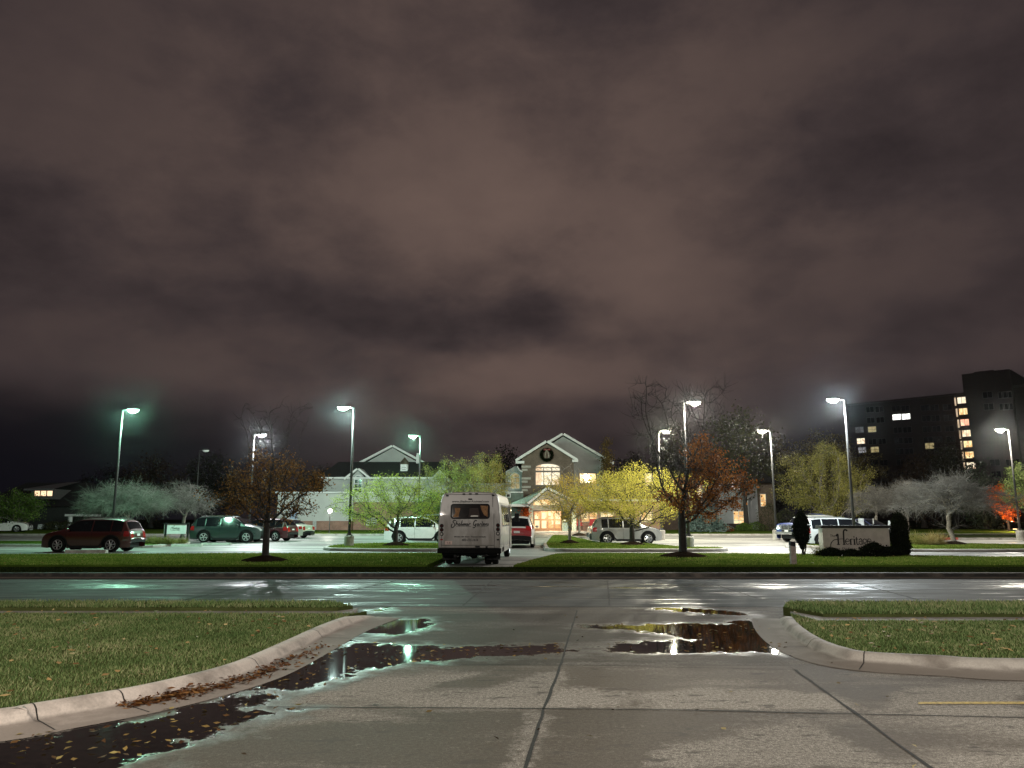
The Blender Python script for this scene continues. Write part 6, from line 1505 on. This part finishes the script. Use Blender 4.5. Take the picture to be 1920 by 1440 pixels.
for px, py, mat in ((1696, 782, E_COLD), (1714, 781, E_COLD), (1647, 805, E_DIM), (1624, 827, E_PALE), (1649, 843, E_DIM), (1625, 844, litpane('grey lit room', (.28, .28, .28), (.5, .5, .52), .5, 1.5)), (1754, 836, E_DIM), (1623, 806, litpane('faint lit room', (.10, .10, .10), (.2, .2, .2), .4, 1.5))):
    u, z = facz(px, py, 0); win(t, u, z - .75, 2.1, 1.5, 0, mat, 2, 2, frame=FRD, bar=.12)
    lit[(round(u / 3.2), round(z / st_h))] = 1
for cl in (1646, 1664, 1696, 1714, 1752, 1770, 1795):
    for py in range(763, 905, 20):
        u, z = facz(cl, py + (1810 - cl) * .03, 0)
        if any(abs(u - k[0] * 3.2) < 2.2 and abs(z - k[1] * st_h) < 2 for k in lit): continue
        win(t, u, z - .75, 2.0, 1.5, 0, DG, 2, 1, frame=FRD, bar=.1)
for k, py in enumerate((750.5, 771.5, 792, 812.5, 832.5, 853, 873)):
    u, z = facz(1823.5 + k * .9, py, -3.2)
    mt = (E_PALE, E_WARM, E_PINK, E_PALE, E_WARM, E_WARM, E_PALE)[k]
    win(t, u, z - .8, 1.85, 1.6, -3.2, mt, 2, 1, frame=FRD, bar=.12, name='stair_window')
    MB().box(u - 1.45, -3.25, z - .2, .35, .12, 2.1).build('glass_strip', litpane('stair glow', (.6, .42, .26), (.8, .6, .4), .7, 1.2), t)
for px in (1878, 1908, 1915):
    for py in (742, 764, 868, 890):
        u, z = facz(px, py, -1.2); win(t, u, z - .75, 2.0, 1.5, -1.2 if u > Lf + TW else -3.2, DG, 2, 1, frame=FRD, bar=.1)
# wall lamp at the foot of the block
wl = thing('wall_lamp', 'small lit lamp glowing in the dark trees below the stair shaft', 'lamp', (A(1845, 904, 90)[0], 90, gz(90)))
zz_ = A(1845, 904, 90)[1] - gz(90)
MB().tube([(0, 0, 0), (0, 0, zz_ - .15)], .05, 6).build('post', M_POLE, wl); MB().ell((0, 0, zz_), (.16, .16, .16), 10, 6).build('globe', emit('small lamp glass', (1, .85, .55), 9), wl, smooth=True)
xr = A(1890, 960, 74)[0]
wl = thing('added_flood_lamp', 'low flood lamp added to light the orange red tree', 'lamp', (xr, 73.2, gz(73) + .1))  # unseen lamp added to brighten the red tree
MB().box(0, 0, .12, .35, .25, .2).build('housing', M_HEAD, wl, bevel=.02); MB().box(0, .05, .235, .28, .16, .02).build('lens', emit('flood lens', (1, .62, .3), 8), wl)
ld = bpy.data.lights.new('added_flood_light', 'POINT'); ld.energy = 900; ld.color = (1, .60, .30); ld.shadow_soft_size = .15
lo = bpy.data.objects.new('added_flood_light', ld); COL.objects.link(lo); lo.parent = wl; lo.location = (0, .2, .9)

# ------------------------------------------------------------------ signs, post, loose leaves
def heritage(M, k, ink, par, name='lettering'):
    """The / Heritage / at Shalimar Gardens drawn with a broad pen: tall H with swashes, serif small letters. k = scale (H cap height 1)"""
    mb = MB(); th, tn = .15, .07
    S = lambda p, w: stroke(mb, [(x * k, y * k) for x, y in p], [v * k for v in w] if isinstance(w, list) else w * k, M, .008)
    S(smoothpath([(-1.72, .78), (-1.58, .92), (-1.52, .90), (-1.52, .5), (-1.52, 0)], 4), th); S([(-1.66, 0), (-1.38, 0)], tn)
    S(smoothpath([(-.62, 1.32), (-.82, 1.38), (-.95, 1.2), (-.98, .6), (-.98, 0)], 5), th); S([(-1.12, 0), (-.84, 0)], tn); S(arc(-.63, 1.31, .06, .05, 0, 330, 8), .06)
    S(smoothpath([(-.98, .52), (-1.5, .5), (-1.95, .40), (-2.22, .1), (-2.25, -.25), (-2.05, -.45), (-1.95, -.42)], 5), [.05] * 6 + [.07] * 8 + [.09] * 17)
    def e(x): S(arc(x, .27, .19, .26, 10, 330, 14), [.05] * 4 + [.08] * 7 + [.05] * 4); S([(x - .18, .29), (x + .19, .31)], tn)
    def r(x): S([(x - .08, .52), (x - .08, 0)], .14); S([(x - .16, 0), (x + .02, 0)], tn); S(smoothpath([(x - .08, .38), (x + .03, .52), (x + .13, .47)], 3), .07)
    def i_(x): S([(x, .52), (x, 0)], .14); S([(x - .09, 0), (x + .09, 0)], tn); S([(x - .08, .51), (x, .51)], tn); S(arc(x - .01, .71, .035, .035, 0, 340, 8), .06)
    def t_(x): S(smoothpath([(x, .70), (x, .12), (x + .08, 0), (x + .17, .05)], 3), .09); S([(x - .11, .51), (x + .16, .51)], tn)
    def a(x): S(smoothpath([(x - .15, .43), (x, .54), (x + .12, .44), (x + .12, .1), (x + .20, .02)], 3), .09); S(arc(x - .02, .16, .15, .16, 60, 330, 10), .07)
    def g(x): S(arc(x - .02, .33, .16, .19, 0, 360, 14), .075); S([(x + .09, .47), (x + .22, .52)], .05); S(smoothpath([(x - .1, .16), (x - .14, .06), (x + .12, .02), (x + .2, -.12), (x + .02, -.26), (x - .18, -.2), (x - .14, -.05)], 4), .06)
    e(-.64); r(-.26); i_(.02); t_(.24); a(.62); g(1.03); e(1.45)
    mb.build(name, ink, par, fix=False)
    textmesh('The', .34 * k, ink, par, M @ Matrix.Translation((-2.02 * k, .70 * k, .003)), name, width=.48 * k)
    textmesh('at Shalimar Gardens', .36 * k, ink, par, M @ Matrix.Translation((.02 * k, -.52 * k, .003)), name, shear=.35, width=3.6 * k)
INK2 = pm('black sign lettering', (.012, .011, .010), .6)
Y = 32.9; sx0, sx1 = A(1543, 1010, Y)[0], A(1668, 1010, Y)[0]; z0 = .12; z1 = A(1600, 990, Y)[1]
t = thing('monument_sign', 'pale monument sign with a black cap and serif lettering among dark shrubs', 'sign', ((sx0 + sx1) / 2, Y, 0)); hw_ = (sx1 - sx0) / 2
MB().b2(-hw_, hw_, 0, .45, z0, z1).build('panel', pm('sand coloured sign render', (.54, .50, .45), .85, vscale=4, var=.12, bmp=.5), t)
MB().b2(-hw_ - .09, hw_ + .09, -.07, .52, z1, z1 + .11).build('cap', pm('black sign cap', (.014, .013, .013), .6), t)
heritage(Matrix.Translation((-.10, -.004, z1 - .68)) @ FACE, .44, INK2, t)
textmesh('ASSISTED LIVING AND MEMORY CARE', .07, pm('grey lettering', (.12, .12, .12), .5), t, Matrix.Translation((-.1, -.008, z1 - 1.06)) @ FACE, width=1.5) if False else None
Y = 50.5; sx0, sx1 = A(308, 990, Y)[0], A(349, 990, Y)[0]; z0, z1 = A(330, 1001, Y)[1], A(330, 983, Y)[1]
t = thing('panel_sign', 'small white panel sign on dark posts under the crabapples', 'sign', ((sx0 + sx1) / 2, Y, gz(Y) + .14)); o_ = gz(Y) + .14; hw_ = (sx1 - sx0) / 2
MB().b2(-hw_, hw_, 0, .06, z0 - o_, z1 - o_).build('panel', pm('white sign panel', (.62, .60, .62), .5, vscale=3, var=.08), t)
for x in (-hw_ + .12, hw_ + .09): MB().b2(x - .06, x + .06, -.09 if x < 0 else .07, -.01 if x < 0 else .15, -.05, z1 - o_ + .1).build('post', M_PLAST, t)
MB().b2(-hw_ - .05, hw_ + .15, -.06, .10, z1 - o_, z1 - o_ + .06).build('cap', M_PLAST, t)
heritage(Matrix.Translation((.06, -.004, (z0 + z1) / 2 - o_ + .0)) @ FACE, .155, INK2, t)
# post on the lawn
x, _ = A(1487, 1045, 25.9); Yp = 25.9
t = thing('marker_post', 'short pale post with a dark slanted top on the far lawn', 'post', (x, Yp, .15))
MB().add([(-.085, -.08, 0), (.085, -.08, 0), (.085, .08, 0), (-.085, .08, 0), (-.085, -.08, .60), (.085, -.08, .56), (.085, .08, .60), (-.085, .08, .64)], [(0, 1, 5, 4), (1, 2, 6, 5), (2, 3, 7, 6), (3, 0, 4, 7), (0, 3, 2, 1), (4, 5, 6, 7)]).build('shaft', pm('weathered post', (.30, .25, .22), .85, vscale=9, var=.3), t)
MB().add([(-.088, -.083, .60), (.088, -.083, .56), (.088, .083, .60), (-.088, .083, .64), (-.07, -.07, .74), (.08, -.07, .70), (.08, .07, .70), (-.07, .07, .74)], [(0, 1, 5, 4), (1, 2, 6, 5), (2, 3, 7, 6), (3, 0, 4, 7), (4, 5, 6, 7)]).build('cap', M_PLAST, t)
# small parking signs on posts
for k, (px, lab, w_) in enumerate(((1596, 'small white parking sign just before the cool white lamp post', .26), (1614, 'widest white parking sign, just past the cool white lamp post', .38), (1637, 'narrow white parking sign turned nearly edge on', .14), (1663, 'tilted white parking sign beside the broad columnar shrub', .26))):
    Y = 54 if k < 3 else 50; x, z1 = A(px, 972 + (4 if k == 3 else 0), Y); z0 = A(px, 986 + (4 if k == 3 else 0), Y)[1]
    t = thing('parking_sign', lab, 'sign', (x, Y, gz(Y)), R((0, 0, 62, 18)[k]), 'parking signs on thin posts')
    if k == 3: t.rotation_euler = (0, R(8), 0)
    g_ = gz(Y); MB().tube([(0, .02, 0), (0, .02, z1 - g_)], .025, 6).build('post', pm('galvanised post', (.25, .25, .25), .5, .5), t)
    MB().box(0, -.012, (z0 + z1) / 2 - g_, w_ if k != 2 else .3, .012, z1 - z0).build('plate', pm('reflective white plate', (.72, .76, .76), .4), t, bevel=.003)
# fallen leaves
def litter(name, label, pts, size, seed, cols, zoff=.0):
    rg = np.random.default_rng(seed); n = len(pts); C = pts + rg.normal(0, .004, pts.shape); C[:, 2] = pts[:, 2] + size * .18 + zoff
    V, Fc = leaves(rg, C, size, size * .6, 0)
    V = V.reshape(n, 4, 3); V[:, :, 2] = C[:, None, 2] + (V[:, :, 2] - C[:, None, 2]) * .32; V = V.reshape(-1, 3)
    return stuff(npmesh(name, V, Fc, leafmat('fallen leaves ' + name + str(seed), cols, .2, .6), None, {'v': np.repeat(rg.uniform(0, 1, n), 4)}), label, 'leaves')
rg = np.random.default_rng(77)
def onpoly(poly, n, z, bias=1.0):
    p = np.array(poly); x0, y0 = p.min(0); x1, y1 = p.max(0); x0, x1, y0 = max(x0, -.75 * y1), min(x1, .75 * y1), max(y0, 5)
    q = np.column_stack([rg.uniform(x0, x1, n * 3), rg.uniform(y0, y1, n * 3)]); q = q[inpoly(q, poly)][:n]
    return np.column_stack([q, np.full(len(q), z)])
TAN = [(.10, .05, .02), (.32, .19, .08), (.52, .36, .16), (.66, .52, .28)]
BRN = [(.035, .014, .007), (.09, .036, .014), (.17, .07, .024), (.30, .16, .05)]
litter('fallen_leaves', 'tan leaves scattered over the lawn behind the long kerb', onpoly(PL_L, 230, .15), .095, 1, TAN)
litter('fallen_leaves', 'tan leaves scattered over the corner lawn', onpoly(PL_R, 150, .15), .095, 2, TAN)
litter('fallen_leaves', 'small leaves on the lawns across the street', np.vstack([onpoly(FLp, 120, .2), onpoly(FRp, 160, .2)]), .09, 3, TAN)
gut = smoothpath([G(*p) for p in ((238, 1326), (300, 1311), (360, 1299), (430, 1283), (500, 1258), (560, 1230), (600, 1213))], 12)
gp = np.array(gut); k = rg.choice(len(gp), 900, p=(lambda w: w / w.sum())(np.linspace(1.6, .25, len(gp)))); w_ = rg.normal(.0, .10, 900) * np.interp(k, [0, len(gp)], [1.0, .6])
litter('fallen_leaves', 'drift of brown leaves gathered along the gutter of the long kerb', np.column_stack([gp[k, 0] + .05 + w_, gp[k, 1] - .02 + rg.normal(0, .05, 900), .006 + np.abs(rg.normal(0, .02, 900))]), .075, 4, BRN)
pl = np.vstack([onpoly(PUD[1], 120, .006), onpoly(PUD[3], 110, .006), onpoly(PUD[2], 70, .006)])
litter('fallen_leaves', 'wet leaves lying in the puddles', pl, .07, 5, [(.05, .02, .01), (.15, .08, .03), (.34, .24, .08), (.50, .42, .16)])
litter('fallen_leaves', 'a few leaves stuck to the damp concrete', onpoly([(-2, 5.2), (3.5, 5.2), (8, 8.4), (3.8, 9.4), (3.9, 13.5), (-2, 13.5)], 60, .005), .07, 6, [(.03, .018, .01), (.08, .05, .025), (.30, .24, .10), (.48, .40, .2)])

HAZE = HAZE_D
if HAZE:
    hb = MB().b2(-420, 420, -60, 420, -1.4, 60).build('haze', None); m, nt, b = newmat('lamp halo haze')
    nt.nodes.remove(b); pv = nt.nodes.new('ShaderNodeVolumePrincipled'); pv.inputs['Density'].default_value = HAZE; pv.inputs['Color'].default_value = (.9, .92, .95, 1); pv.inputs['Anisotropy'].default_value = .97
    nt.links.new(pv.outputs[0], nt.nodes['Material Output'].inputs['Volume']); hb.data.materials.append(m)
    stuff(hb, 'thin haze added for a glow around the lamps', 'haze')  # haze box added to give the lamps their halos
    m.cycles.homogeneous_volume = True if hasattr(m.cycles, 'homogeneous_volume') else None
# ------------------------------------------------------------------ render settings
SC.view_settings.view_transform = 'Standard'; SC.view_settings.look = 'None'; SC.view_settings.exposure = EXPO; SC.view_settings.gamma = 1.0
cy = SC.cycles
cy.max_bounces = 6; cy.diffuse_bounces = 2; cy.glossy_bounces = 3; cy.transmission_bounces = 2; cy.transparent_max_bounces = 4
cy.sample_clamp_indirect = 3.0; cy.sample_clamp_direct = 0.0; cy.use_denoising = True; cy.use_light_tree = True
cy.caustics_reflective = False; cy.caustics_refractive = False
